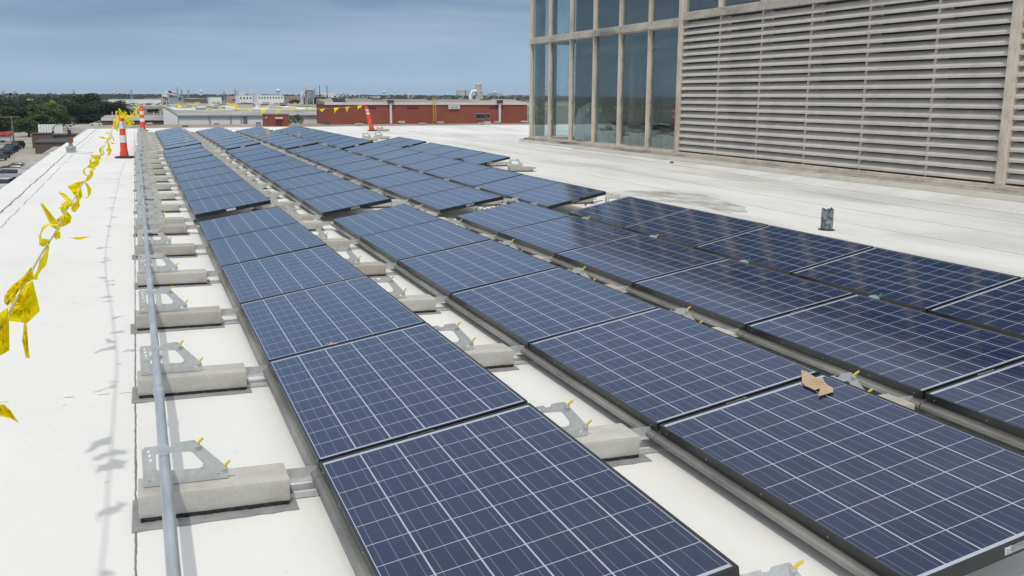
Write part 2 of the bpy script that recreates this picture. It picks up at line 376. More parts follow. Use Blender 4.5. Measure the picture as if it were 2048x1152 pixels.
M['leaf_mid'] = leafmat('foliage_mid', (0.065, 0.10, 0.03), (0.13, 0.18, 0.055))
M['leaf_far'] = leafmat('foliage_far', (0.020, 0.036, 0.014), (0.045, 0.070, 0.026))
w = NT('ground_mixed'); v = w.coord('Object')
g = w.ramp(w.noise(0.0045, 8, 0.62), (0.40, (0.055, 0.075, 0.03)), (0.50, (0.16, 0.145, 0.10)), (0.60, (0.26, 0.24, 0.20)))
g = w.mix(w.ramp(w.noise(0.3, 5, 0.7), (0.4, 0.0), (0.8, 0.3)), g, (0.1, 0.1, 0.08))
w.base(g).set(Roughness=0.95); M['ground'] = w.m
M['lot'] = mottled('tan_paving', (0.31, 0.275, 0.225), (0.43, 0.385, 0.32), 0.03, 0.95, 0, 0, 9)
M['road'] = mottled('pale_asphalt', (0.28, 0.26, 0.235), (0.38, 0.355, 0.32), 0.03, 0.95, 0, 0, 9)
M['grass'] = mottled('verge_grass', (0.06, 0.09, 0.03), (0.12, 0.15, 0.05), 0.1, 0.95, 0, 0, 9)
M['flag_red'] = mottled('flag_cloth_red', (0.35, 0.09, 0.10), (0.45, 0.14, 0.15), 1, 0.9, 0, 0)
M['flag_blue'] = mottled('flag_cloth_blue', (0.03, 0.05, 0.18), (0.04, 0.07, 0.22), 1, 0.9, 0, 0)
M['flag_white'] = mottled('flag_cloth_white', (0.7, 0.72, 0.72), (0.8, 0.8, 0.8), 1, 0.9, 0, 0)
M['flag_green'] = mottled('flag_cloth_green', (0.2, 0.42, 0.34), (0.3, 0.5, 0.42), 1, 0.9, 0, 0)
def paint(name, c, rough=0.3):
    w = NT(name); w.base(w.ramp(w.noise(1.0, 3), (0.3, tuple(x * .92 for x in c)), (0.7, c))).set(Roughness=rough); w.b.inputs['Coat Weight'].default_value = 0.4; return w.m
CARP = {k: paint('car_paint_' + k, c) for k, c in dict(black=(0.012, 0.013, 0.016), grey=(0.12, 0.125, 0.135), white=(0.72, 0.72, 0.72), silver=(0.42, 0.43, 0.44), maroon=(0.13, 0.02, 0.022), blue=(0.03, 0.05, 0.12)).items()}

# ------------------------------------------------------------------ mesh helpers
class MB:
    def __init__(s): s.v = []; s.f = []; s.mi = []; s.cur = 0; s.uv = {}
    def add(s, vs, fs):
        o = len(s.v); s.v += [tuple(p) for p in vs]
        for f in fs: s.f.append(tuple(i + o for i in f)); s.mi.append(s.cur)
        return s
    def box(s, x0, x1, y0, y1, z0, z1):
        return s.add([(x0, y0, z0), (x1, y0, z0), (x1, y1, z0), (x0, y1, z0), (x0, y0, z1), (x1, y0, z1), (x1, y1, z1), (x0, y1, z1)],
                     [(0, 3, 2, 1), (4, 5, 6, 7), (0, 1, 5, 4), (1, 2, 6, 5), (2, 3, 7, 6), (3, 0, 4, 7)])
    def quad(s, a, b, c, d): return s.add([a, b, c, d], [(0, 1, 2, 3)])
    def prism(s, poly, axis, a, b):    # poly: 2D outline; extruded along axis from a to b
        def P(p, t):
            return {'x': (t, p[0], p[1]), 'y': (p[0], t, p[1]), 'z': (p[0], p[1], t)}[axis]
        n = len(poly); vs = [P(p, a) for p in poly] + [P(p, b) for p in poly]
        fs = [tuple(range(n))[::-1], tuple(range(n, 2 * n))] + [(i, (i + 1) % n, n + (i + 1) % n, n + i) for i in range(n)]
        return s.add(vs, fs)
    def tube(s, pts, r, n=10, caps=True):
        pts = [Vector(p) for p in pts]; rs = r if isinstance(r, (list, tuple)) else [r] * len(pts)
        vs = []; fs = []; up = None
        for i, p in enumerate(pts):
            t = (pts[min(i + 1, len(pts) - 1)] - pts[max(i - 1, 0)]).normalized()
            if up is None:
                up = Vector((0, 0, 1)) if abs(t.z) < 0.9 else Vector((1, 0, 0))
            a = t.cross(up).normalized(); b = a.cross(t).normalized(); up = b
            for k in range(n):
                an = 2 * math.pi * k / n
                vs.append(p + (a * math.cos(an) + b * math.sin(an)) * rs[i])
        for i in range(len(pts) - 1):
            for k in range(n):
                fs.append((i * n + k, i * n + (k + 1) % n, (i + 1) * n + (k + 1) % n, (i + 1) * n + k))
        if caps: fs += [tuple(range(n))[::-1], tuple(range((len(pts) - 1) * n, len(pts) * n))]
        return s.add(vs, fs)
    def lathe(s, prof, c=(0, 0, 0), n=24, caps=True):    # prof: (radius, z)
        vs = []; fs = []
        for r, z in prof:
            for k in range(n):
                a = 2 * math.pi * k / n; vs.append((c[0] + r * math.cos(a), c[1] + r * math.sin(a), c[2] + z))
        for i in range(len(prof) - 1):
            for k in range(n):
                fs.append((i * n + k, i * n + (k + 1) % n, (i + 1) * n + (k + 1) % n, (i + 1) * n + k))
        if caps: fs += [tuple(range(n))[::-1], tuple(range((len(prof) - 1) * n, len(prof) * n))]
        return s.add(vs, fs)
    def mesh(s, name, mats, smooth=False, bevel=0.0, bseg=2):
        me = bpy.data.meshes.new(name); me.from_pydata(s.v, [], s.f)
        if not isinstance(mats, (list, tuple)): mats = [mats]
        for m in mats: me.materials.append(m)
        if any(s.mi): me.polygons.foreach_set('material_index', s.mi)
        bm = bmesh.new(); bm.from_mesh(me)
        bmesh.ops.recalc_face_normals(bm, faces=bm.faces)
        if bevel:
            es = [e for e in bm.edges if len(e.link_faces) == 2 and e.calc_face_angle(0) > 0.6]
            bmesh.ops.bevel(bm, geom=es, offset=bevel, segments=bseg, affect='EDGES', profile=0.6)
        bm.to_mesh(me); bm.free()
        if smooth:
            me.polygons.foreach_set('use_smooth', [True] * len(me.polygons))
            if hasattr(me, 'set_sharp_from_angle'): me.set_sharp_from_angle(angle=R(38))
        me.update(); return me
    def build(s, name, mats, parent=None, smooth=False, bevel=0.0, loc=None, bseg=2):
        return link(name, s.mesh(name, mats, smooth, bevel, bseg), parent, loc)

def link(name, me, parent=None, loc=None):
    o = bpy.data.objects.new(name, me); col.objects.link(o)
    if parent: o.parent = parent
    if loc is not None: o.location = loc
    return o
def empty(name, loc=(0, 0, 0), rz=0.0):
    o = bpy.data.objects.new(name, None); col.objects.link(o); o.location = loc; o.rotation_euler = (0, 0, rz); o.empty_display_size = 0.2
    return o
def tag(o, label, cat=None, group=None, kind=None):
    if label: o['label'] = label
    if cat: o['category'] = cat
    if group: o['group'] = group
    if kind: o['kind'] = kind
    return o
KIDS = {}
def copy_tree(o, parent=None):
    c = o.copy(); col.objects.link(c)
    if parent: c.parent = parent
    for ch in KIDS.get(o.name) or KIDS.setdefault(o.name, list(o.children)): copy_tree(ch, c)
    return c
ORD = ['nearest', 'second', 'third', 'fourth', 'fifth', 'sixth', 'seventh', 'eighth', 'ninth', 'tenth', 'eleventh', 'twelfth', 'thirteenth', 'fourteenth', 'fifteenth', 'sixteenth', 'seventeenth', 'eighteenth', 'nineteenth', 'twentieth']

# ------------------------------------------------------------------ our roof
KN = [(9, 0, -.018), (25, .035, -.013), (40, .005, -.005), (48, 0, .001)]
def RZ(x, y):
    if y <= 9: a, b = KN[0][1:]
    elif y >= 48: a, b = KN[-1][1:]
    else:
        for p, q in zip(KN, KN[1:]):
            if y <= q[0]:
                t = (y - p[0]) / (q[0] - p[0]); t = t * t * (3 - 2 * t)
                a = p[1] + t * (q[1] - p[1]); b = p[2] + t * (q[2] - p[2]); break
    return a + b * x
ROOF_Z = RZ
GRD = -11.5
LOW = -6.6
RX0, RX1, RY0, RY1 = -2.9, 34.0, -14.0, 48.6
mb = MB()
nx, ny = 62, 105
for j in range(ny + 1):
    for i in range(nx + 1):
        x = RX0 + (RX1 - RX0) * i / nx; y = RY0 + (RY1 - RY0) * j / ny
        mb.v.append((x, y, RZ(x, y)))
for j in range(ny):
    for i in range(nx):
        a = j * (nx + 1) + i; mb.f.append((a, a + 1, a + nx + 2, a + nx + 1)); mb.mi.append(0)
o = mb.build('roof_surface', M['roof'], smooth=True)
tag(o, None, kind='structure')
# the storey below, so that the roof is the top of a real building
mb = MB(); mb.box(RX0 + 0.06, RX1 - .06, RY0, RY1 - 0.06, GRD, -1.1)
o = mb.build('factory_building', M['brown_metal'])
tag(o, 'brown walled factory building under the white roof', 'building')
mb = MB()
mb.prism([(RX0 + .002, RZ(RX0, 0) - .004), (RX0 + .002, -0.25), (RX0 - 0.035, -0.27), (RX0 - 0.035, 0.035), (RX0 - .01, .045)], 'y', RY0, RY1)
mb.box(RX0 - .03, RX1, RY1 + .002, RY1 + .04, -0.28, -0.002)
mb.box(RX0 - .0, RX1, RY1 - .05, RY1 - .001, -1.1, -0.28)
mb.box(RX0 + .01, RX0 + .05, RY0, RY1 - .06, -1.1, -0.28)
mb.build('roof_edge_trim', M['trim_white'], o)

# ------------------------------------------------------------------ solar array
P = 1.675; WX = 0.963; RP = 1.665; TH = 0.050; LP = 1.652
ROWX = [0.0, 1.647, 3.314, 4.979, 6.65]
DZ = [0.171, 0.179, 0.179, 0.212, 0.20]
LZ = [0.15, 0.139, 0.144, 0.155, 0.15]
BLOCKS = {  # name: (near y, {row: (first, last panel)}, x offset)
 'near': (-1.675, {0: (0, 6), 1: (0, 6), 2: (0, 6), 3: (0, 6)}, 0.0),
 'middle': (9.09, {0: (0, 9), 1: (0, 9), 2: (0, 9), 3: (0, 9), 4: (5, 9)}, 0.0),
 'far': (24.89, {0: (0, 9), 1: (0, 9), 2: (0, 9), 3: (0, 9), 4: (0, 2)}, 0.09)}
def panel_proto():
    W_ = 0.979
    e = empty('solar_panel')
    mb = MB(); t = 0.011
    mb.box(0, t, 0, LP, -TH, 0); mb.box(W_ - t, W_, 0, LP, -TH, 0)
    mb.box(t, W_ - t, 0, t, -TH, 0); mb.box(t, W_ - t, LP - t, LP, -TH, 0)
    mb.cur = 1
    for y in (0.06, 0.42, 0.83, 1.24, 1.59):
        mb.tube([(0.0, y, -.026), (-0.002, y, -.026)], 0.0035, 6)
    mb.build('frame', [M['frame'], M['dot']], e)
    me = bpy.data.meshes.new('laminate')
    x0, x1, y0, y1 = t, W_ - t, t, LP - t
    me.from_pydata([(x0, y0, -.0035), (x1, y0, -.0035), (x1, y1, -.0035), (x0, y1, -.0035), (x0, y0, -.009), (x1, y0, -.009), (x1, y1, -.009), (x0, y1, -.009)], [],
                   [(0, 1, 2, 3), (4, 7, 6, 5)])
    me.materials.append(M['cells']); me.materials.append(M['backsheet'])
    me.polygons[1].material_index = 1
    uv = me.uv_layers.new(name='UVMap')
    for p in me.polygons:
        for li in p.loop_indices:
            c = me.vertices[me.loops[li].vertex_index].co; uv.data[li].uv = (c.x, c.y)
    link('laminate', me, e)
    return e
def sticker(parent):
    me = bpy.data.meshes.new('data_sticker')
    x0, x1 = 0.40, 0.52
    me.from_pydata([(x0, -.0012, -.038), (x1, -.0012, -.038), (x1, -.0012, -.008), (x0, -.0012, -.008)], [], [(0, 1, 2, 3)])
    me.materials.append(M['sticker']); uv = me.uv_layers.new(name='UVMap')
    for li, q in enumerate([(0, 0), (1, 0), (1, 1), (0, 1)]): uv.data[li].uv = q
    return link('data_sticker', me, parent)
def rail_proto():
    pr = [(.010, .082), (-.010, .084), (-.025, .080), (-.034, .071), (-.037, .060), (-.034, .048), (-.025, .040), (-.010, .037), (.013, .037),
          (.013, .100), (.010, .100), (.010, .041), (-.010, .041), (-.023, .044), (-.030, .050), (-.033, .060), (-.030, .069), (-.023, .076), (-.010, .080), (.010, .079)]
    pr = [(.010 + (x - .010) * .74, .066 + (z - .060) * .74) if z < .09 else (x, z) for x, z in pr]
    return MB().prism(pr, 'y', 0.004, P - 0.004).mesh('wind_rail', M['rail'], smooth=True)
rowname = ['leftmost', 'second', 'third', 'fourth', 'fifth']
panel0 = panel_proto(); first = True
rail_me = rail_proto()
for bn, (y0, rows, xo) in BLOCKS.items():
    for r, (a, b) in rows.items():
        for k in range(a, b):
            x = ROWX[r] + xo; ya = y0 + k * P + 0.012; yb = ya + LP
            p00 = Vector((x, ya, RZ(x, ya) + LZ[r])); p10 = Vector((x + WX, ya, RZ(x + WX, ya) + LZ[r] + DZ[r]))
            p01 = Vector((x, yb, RZ(x, yb) + LZ[r]))
            jit = random.uniform(-.0025, .0025); p00.z += jit; p01.z += jit * .4; p10.z += random.uniform(-.003, .003)
            ex = p10 - p00; sc = ex.length / 0.979; ex.normalize(); ey = (p01 - p00); ey = (ey - ex * ey.dot(ex)).normalized(); ez = ex.cross(ey)
            e = panel0 if first else copy_tree(panel0); first = False
            e.matrix_world = Matrix(((ex.x * sc, ey.x, ez.x, p00.x), (ex.y * sc, ey.y, ez.y, p00.y), (ex.z * sc, ey.z, ez.z, p00.z), (0, 0, 0, 1)))
            if k == a: sticker(e)
            tag(e, 'black framed blue solar panel, %s from the near end of the %s row, %s array' % (ORD[k - a], rowname[r], bn), 'solar panel', 'tilted solar panels in rows on the white roof')
            ro = link('wind_rail', rail_me, None, (x, ya - 0.012, RZ(x, ya)))
            ro.rotation_euler = (math.atan2(RZ(x, yb) - RZ(x, ya), LP), 0, 0)
            ro.location.y += random.uniform(-.002, .002)
            tag(ro, 'curved grey steel rail under the low edge of panel %s, %s row, %s array' % (['one', 'two', 'three', 'four', 'five', 'six', 'seven', 'eight', 'nine'][k - a], rowname[r], bn), 'rail', 'steel rails along the low edges of the panels')

# brackets, blocks, mats
def flat_shape(name, outlines, thick, mat):      # outlines in X-Z, holes included; thickness along Y
    cu = bpy.data.curves.new(name, 'CURVE'); cu.dimensions = '2D'; cu.fill_mode = 'BOTH'; cu.extrude = thick / 2
    for ol in outlines:
        sp = cu.splines.new('POLY'); sp.points.add(len(ol) - 1)
        for p, q in zip(sp.points, ol): p.co = (q[0], q[1], 0, 1)
        sp.use_cyclic_u = True
    tmp = bpy.data.objects.new('tmp', cu); col.objects.link(tmp)
    dg = bpy.context.evaluated_depsgraph_get()
    me = bpy.data.meshes.new_from_object(tmp.evaluated_get(dg)); me.name = name
    me.transform(Matrix.Rotation(R(90), 4, 'X'))
    bpy.data.objects.remove(tmp); bpy.data.curves.remove(cu)
    me.materials.clear(); me.materials.append(mat); return me
def circ(cx, cz, r, n=12): return [(cx + r * math.cos(2 * math.pi * i / n), cz + r * math.sin(2 * math.pi * i / n)) for i in range(n)]
plate_out = [(-.697, .117), (-.697, .272), (-.689, .284), (-.603, .287), (-.598, .277), (-.572, .277), (-.567, .289), (-.553, .293), (-.502, .295), (-.494, .292),
             (-.484, .275), (-.474, .269), (-.392, .182), (-.384, .170), (-.372, .160), (-.372, .117)]
plate_slot = [(-.648, .186), (-.640, .178), (-.485, .172), (-.471, .178), (-.469, .192), (-.508, .243), (-.518, .248), (-.640, .253), (-.648, .246)]
plate_me = flat_shape('plate', [plate_out, plate_slot, circ(-.675, .265, .006), circ(-.671, .247, .006), circ(-.668, .228, .006), circ(-.625, .268, .005), circ(-.410, .140, .0075), circ(-.676, .140, .005)], .003, M['galv'])
def bracket_proto(clipmat='clip'):
    e = empty('mounting_bracket')
    link('plate', plate_me, e, (0, .02, 0))
    mb = MB(); mb.box(-.700, -.697, .0185, .052, .117, .275); mb.box(-.697, -.372, .0215, .052, .1145, .1175)
    mb.build('flange', M['galv'], e)
    mb = MB(); mb.box(-.131, .0, .078, .081, .052, .100); mb.box(-.131, -.01, .040, .078, .050, .0525)
    mb.box(-.13, .0, -.02, .03, .004, .008)
    mb.build('strap', M['galv'], e)
    for i, (x, z) in enumerate(((-.487, .284), (-.386, .176))):
        c = MB(); nx_, nz_ = .66, .75
        c.tube([(x, .012, z - .004), (x + nx_ * .012, .004, z + nz_ * .012), (x + nx_ * .030, -.004, z + nz_ * .030)], [.0055, .0062, .005], 8)
        clip = c.build('clip', M[clipmat], e, smooth=True)
        b = MB(); b.box(x - .012, x + .009, .006, .024, z - .016, z - .005); b.build('clip_base', M['galv'], clip)
    return e
def block_proto(seed):
    rnd = random.Random(seed)
    mb = MB(); mb.box(-.722, -.133, -.072, .128, .020, .1135)
    me = mb.mesh('concrete_block', M['concrete'], bevel=0.006)
    bm = bmesh.new(); bm.from_mesh(me)
    for ax, n_ in ((0, 26), (1, 9), (2, 4)):
        lo_, hi_ = ((-.722, -.133), (-.072, .128), (.020, .1135))[ax]
        for i in range(1, n_):
            co = [0, 0, 0]; no = [0, 0, 0]; co[ax] = lo_ + (hi_ - lo_) * i / n_; no[ax] = 1
            bmesh.ops.bisect_plane(bm, geom=bm.verts[:] + bm.edges[:] + bm.faces[:], plane_co=co, plane_no=no)
    for v in bm.verts:
        c = v.co; ex_ = min(abs(c.x + .722), abs(c.x + .133)) < .008; ey_ = min(abs(c.y + .072), abs(c.y - .128)) < .008; ez_ = c.z > .106
        nz_ = noise.noise(Vector((c.x * 22, c.y * 22, c.z * 22 + seed * 7))); k_ = .0016 * nz_
        if ex_ + ey_ + ez_ >= 2: k_ -= .006 * max(0, noise.noise(Vector((c.x * 31, c.y * 31, c.z * 31 + seed * 13))) - .12)
        ctr = Vector((max(-.69, min(-.165, c.x)), .028, .06)); v.co += (c - ctr).normalized() * k_
    bm.to_mesh(me); bm.free(); me.polygons.foreach_set('use_smooth', [True] * len(me.polygons)); me.set_sharp_from_angle(angle=R(40))
    blk = link('concrete_block', me)
    mb = MB(); n = 34
    for i in range(n):
        x0 = -.716 + .578 * i / n; d = rnd.uniform(-.002, .004)
        mb.box(x0, x0 + .578 / n - .0003, -.076 + d, .12, .006, .0215 + rnd.uniform(-.001, .0))
    mb.build('foam_strip', M['foam'], blk)
    return blk
def mat_mesh(seed):
    rnd = random.Random(seed); n = 12; x0, x1, y0, y1 = -.742, -.10, -.155, .16
    top = []; bot = []
    for i in range(n + 1):
        x = x0 + (x1 - x0) * i / n; top.append((x, y0 + rnd.uniform(-.004, .004) + .02 * (i / n))); bot.append((x, y1 + rnd.uniform(-.004, .004)))
    vs = [(x, y, .0045 + .002 * rnd.random()) for x, y in top] + [(x, y, .0045) for x, y in bot] + [(x, y, .001) for x, y in top]
    fs = [(i, i + 1, n + 2 + i, n + 1 + i) for i in range(n)] + [(i, 2 * n + 2 + i, 2 * n + 3 + i, i + 1) for i in range(n)]
    return MB().add(vs, fs).mesh('slip_mat', M['mat'])
mats_m = [mat_mesh(i) for i in range(3)]
br0, brg = bracket_proto(), bracket_proto('clipgreen'); bl0 = [block_proto(i) for i in (1, 2, 3, 4)]
used = set()
def take(proto):
    if proto.name in used: return copy_tree(proto)
    used.add(proto.name); KIDS[proto.name] = list(proto.children); return proto
colname = ['left of leftmost row', 'between first and second rows', 'between second and third rows', 'between third and fourth rows', 'right of fourth row', 'right of fifth row']
cnt = 0; rnd = random.Random(11)
for c in range(6):
    ys = []
    for bn, (y0, rows, xo) in BLOCKS.items():
        rr = [q for q in (c - 1, c) if q in rows]
        if c == 0: rr = [0]
        if not rr: continue
        lo = min(rows[q][0] for q in rr); hi = max(rows[q][1] for q in rr)
        for k in range(lo, hi + 1):
            ys.append((y0 + k * P, bn, k - lo, xo))
    if c == 4: ys = [q for q in ys]
    for (y, bn, k, xo) in ys:
        x = (ROWX[c] if c < 5 else ROWX[4] + RP) + xo; y = y - (0.0 if k else 0.0)
        z = RZ(x - .4, y); sl = math.atan2(RZ(x, y) - RZ(x - .7, y), .7)
        where = '%s, %s array, %s from near end' % (colname[c], bn, ORD[k])
        jx, jy, jr = rnd.uniform(-.006, .006), rnd.uniform(-.012, .012), rnd.uniform(-.012, .012)
        m = link('slip_mat', mats_m[cnt % 3], None, (x + jx + rnd.uniform(-.02, .006), y + jy * 2, RZ(x, y))); m.rotation_euler = (0, -sl, jr * 1.5)
        tag(m, 'grey mat under block ' + where, 'mat', 'grey slip mats under the concrete blocks')
        b = take(bl0[(cnt * 7 + cnt // 5) % 4]); b.location = (x + jx, y + jy, RZ(x, y)); b.rotation_euler = (0, -sl, jr)
        tag(b, 'pale concrete ballast block ' + where, 'block', 'concrete ballast blocks on the roof')
        g = c == 3 and bn == 'near' and k in (2, 3)
        e = take(brg if g else br0); e.location = (x, y, RZ(x, y)); e.rotation_euler = (0, -sl, 0)
        tag(e, 'galvanised bracket with %s clips %s' % ('green' if g else 'yellow', where), 'bracket', 'galvanised mounting brackets with coloured clips')
        cnt += 1

# conduit threading the left brackets
mb = MB(); pts = []
def cx_(y): return -.612 + (0 if y < 22 else min(1, (y - 22) / 3) * .085)
yy = -4.2
while yy < 40.4:
    pts.append((cx_(yy), yy, RZ(-.6, yy) + .213 + .004 * math.sin(yy * 1.9))); yy += 0.4
cond = mb.tube(pts, .0225, 12).build('conduit', M['conduit'], smooth=True)
tag(cond, 'long round galvanised conduit threaded through the leftmost line of brackets', 'conduit')
for y in [1.02 + 3.05 * i for i in range(-1, 13)]:
    z = RZ(-.6, y) + .213
    MB().tube([(cx_(y), y - .045, z), (cx_(y), y - .04, z), (cx_(y), y + .04, z), (cx_(y), y + .045, z)], [.0235, .0275, .0275, .0235], 12).build('coupling', M['conduit'], cond, smooth=True)
for y in (1.70, 5.05, 8.4, 12.5, 15.8, 19.2):
    z = RZ(-.6, y) + .213; m = MB(); x = cx_(y)
    m.tube([(x, y - .012, z), (x, y + .012, z)], .030, 10); m.box(x - .075, x - .028, y - .012, y + .012, z - .012, z + .006); m.box(x + .026, x + .048, y - .012, y + .012, z - .006, z + .014)
    m.build('pipe_clamp', M['galv'], cond)

# ------------------------------------------------------------------ cones and pennants
def delineator(name, loc, H, r0, r1, bands, label, lean=(0, 0), base_r=.24, foot=True):
    e = empty(name, loc)
    b = MB().lathe([(base_r, 0.002), (base_r, .03), (base_r * .9, .045), (r0 + .02, .055)], n=28).build('rubber_base', M['rubber'], e, smooth=True)
    def ring(z0, z1, nm, mt, dr=0.0):
        def rr(z): return r0 + (r1 - r0) * z / H + dr
        m = MB(); n = 20; vs = []; zs = [z0, (z0 + z1) / 2, z1]
        for z in zs:
            for k in range(n):
                a = 2 * math.pi * k / n; vs.append((rr(z) * math.cos(a) + lean[0] * z, rr(z) * math.sin(a) + lean[1] * z, z))
        fs = [(i * n + k, i * n + (k + 1) % n, (i + 1) * n + (k + 1) % n, (i + 1) * n + k) for i in range(2) for k in range(n)] + [tuple(range(n))[::-1], tuple(range(2 * n, 3 * n))]
        return m.add(vs, fs).build(nm, mt, e, smooth=True)
    body = ring(.05, H, 'body', M['orange'])
    if foot: ring(.05, .17, 'collar', M['orange'], .012)
    for (a, c) in bands: ring(a, c, 'reflective_band', M['white_band'], .002)
    t = lean[0] * H, lean[1] * H
    MB().tube([(t[0] + (r1 * .7) * math.cos(q), t[1], H + .005 + .075 * math.sin(q)) for q in [math.pi * i / 10 for i in range(11)]], .012, 8).build('handle', M['orange'], e, smooth=True)
    tag(e, label, 'traffic cone', 'orange traffic cones holding the pennant line')
    return e
C1 = (-0.98, 23.25); C2 = (-0.37, 44.3); C3 = (10.1, 42.6)
delineator('traffic_cone', (*C1, RZ(*C1)), 1.09, .097, .060, [(.40, .585), (.76, .955)], 'tall orange cone with two white bands on a round black base, nearest of the cones')
delineator('traffic_cone', (*C2, RZ(*C2)), 1.16, .12, .075, [(.44, .60), (.76, .92)], 'orange and white banded cone far away behind the line of brackets')
delineator('traffic_cone', (*C3, RZ(*C3)), 1.20, .125, .07, [(.80, .89), (.95, 1.04)], 'leaning orange cone on the far open roof beside a loose bracket', lean=(-.24, -.03))

def catmull(pts, n=8):
    pts = [Vector(p) for p in pts]; out = []
    for i in range(len(pts) - 1):
        p0 = pts[max(i - 1, 0)]; p1 = pts[i]; p2 = pts[i + 1]; p3 = pts[min(i + 2, len(pts) - 1)]
        for k in range(n):
            t = k / n; out.append(0.5 * ((2 * p1) + (-p0 + p2) * t + (2 * p0 - 5 * p1 + 4 * p2 - p3) * t * t + (-p0 + 3 * p1 - 3 * p2 + p3) * t ** 3))
    return out + [pts[-1]]
def pennant(parent, base, along, tip, width, curl, rnd):
    along = along.normalized(); nrm = along.cross(tip).normalized(); n, m = 7, 4; vs = []; fs = []
    tw = rnd.uniform(-.9, .9); sd_ = rnd.uniform(0, 90)
    for i in range(n + 1):
        t = i / n; wd = width * (1 - t) + .004
        c = base + tip * t + nrm * (curl * math.sin(t * 3.0) * tip.length) + Vector((0, 0, -.18 * t * t * tip.length * rnd.uniform(.6, 1.2)))
        ax = along * math.cos(tw * t) + nrm * math.sin(tw * t)
        for j in range(m + 1):
            s = j / m - .5
            vs.append(c + Vector(noise.noise_vector(Vector((t * 2.6, s * 2.2, sd_)))) * (.22 * tip.length * min(1, t * 3)) + ax * (wd * s) + nrm * (.35 * curl * width * math.cos(s * 3.1) * (1 - t)))
    for i in range(n):
        for j in range(m):
            a = i * (m + 1) + j; fs.append((a, a + 1, a + m + 2, a + m + 1))
    return MB().add(vs, fs).build('pennant', M['pennant'], parent, smooth=True)
def pennant_line(pts, spacing, start, label, size, rnd, special={}, custom=()):
    path = catmull(pts, 10)
    rope = empty('pennant_line', tuple(path[0]))
    o0 = path[0].copy(); mb = MB()
    mb.tube([p - o0 for p in path], .005, 6).build('rope', M['rope'], rope)
    # walk
    d = 0; nxt = start; idx = 0
    for a, b in zip(path, path[1:]):
        seg = (b - a).length
        while nxt <= d + seg:
            p = a + (b - a) * ((nxt - d) / seg); al = (b - a).normalized()
            if idx in special: tip, wd, cu = special[idx]; tip = Vector(tip)
            else:
                Lh = size * rnd.uniform(.55, 1.05)
                tip = Vector((-rnd.uniform(.0, .75) if rnd.random() < .85 else .4, rnd.uniform(-.5, .5), rnd.choice((-1, -1, .8)) * rnd.uniform(.3, .9))).normalized() * Lh; wd = size * rnd.uniform(.7, 1.05); cu = rnd.uniform(-.35, .35)
            if (nxt > 2.7 and idx % 2 == 0) or nxt > 21 or not custom: pennant(rope, p - o0, al, tip, wd, cu, rnd)
            nxt += spacing * rnd.uniform(.85, 1.15); idx += 1
        d += seg
    def scr(v):
        d_ = v - CAM; w_ = d_.dot(CW); return 1024 + F_PX * d_.dot(CR) / w_, 576 - F_PX * d_.dot(CU) / w_
    prj = [scr(p) for p in path]
    for ci, (kx, ky, kk, out) in enumerate(custom):
        pts_ = [(x / kk + kx, y / kk + ky) for x, y in out]; mx_ = sum(p[0] for p in pts_) / len(pts_); my_ = sum(p[1] for p in pts_) / len(pts_)
        qi = min(range(len(path)), key=lambda i: (prj[i][0] - mx_) ** 2 + (prj[i][1] - my_) ** 2 + (0 if path[i].y > -1.2 else 1e6)); Yb = path[qi].y
        if my_ > 780: Yb = -.9
        ext = max(max(p[0] for p in pts_) - min(p[0] for p in pts_), max(p[1] for p in pts_) - min(p[1] for p in pts_)) / F_PX * (Yb - CAM.y) * .5
        ring_ = []
        for i in range(len(pts_)):
            a_, c_ = pts_[i], pts_[(i + 1) % len(pts_)]
            for k_ in range(3): ring_.append((a_[0] + (c_[0] - a_[0]) * k_ / 3, a_[1] + (c_[1] - a_[1]) * k_ / 3))
        vs_ = []; fs_ = []; nr = len(ring_)
        for lv in (1.0, .66, .33):
            for (x_, y_) in ring_:
                xx_, yy_ = mx_ + (x_ - mx_) * lv, my_ + (y_ - my_) * lv
                dep = ext * (1.3 * noise.noise(Vector(((xx_ - mx_) * .9 / max(3, ext * 80), (yy_ - my_) * .9 / max(3, ext * 80), ci * 3.1))) + .5 * (1 - lv * lv))
                vs_.append(yp(xx_, yy_, Yb + dep) - o0)
        vs_.append(yp(mx_, my_, Yb + ext * .5) - o0)
        for l_ in range(2):
            for i in range(nr): fs_.append((l_ * nr + i, l_ * nr + (i + 1) % nr, (l_ + 1) * nr + (i + 1) % nr, (l_ + 1) * nr + i))
        for i in range(nr): fs_.append((2 * nr + i, 2 * nr + (i + 1) % nr, 3 * nr))
        MB().add(vs_, fs_).build('pennant', M['pennant'], rope, smooth=True)
    tag(rope, label, 'pennant line', 'yellow pennant lines strung from cone to cone')
    return rope
L1 = [(-1.2, -2.6, .97), (-1.1, -1.0, .93), (-1.09, -.1, .92), (-1.09, 1.0, .93), (-1.09, 2.0, .92), (-1.13, 3.4, .87), (-1.19, 5.3, .76), (-1.22, 7, .72), (-1.22, 9.4, .69), (-1.22, 11.5, .70), (-1.21, 14, .72), (-1.2, 18.5, .79), (-1.15, 21.2, .86), (-1.0, 23.15, 1.05)]
K1 = (0, 380, 2.215); K2 = (0, 150, 4.0)
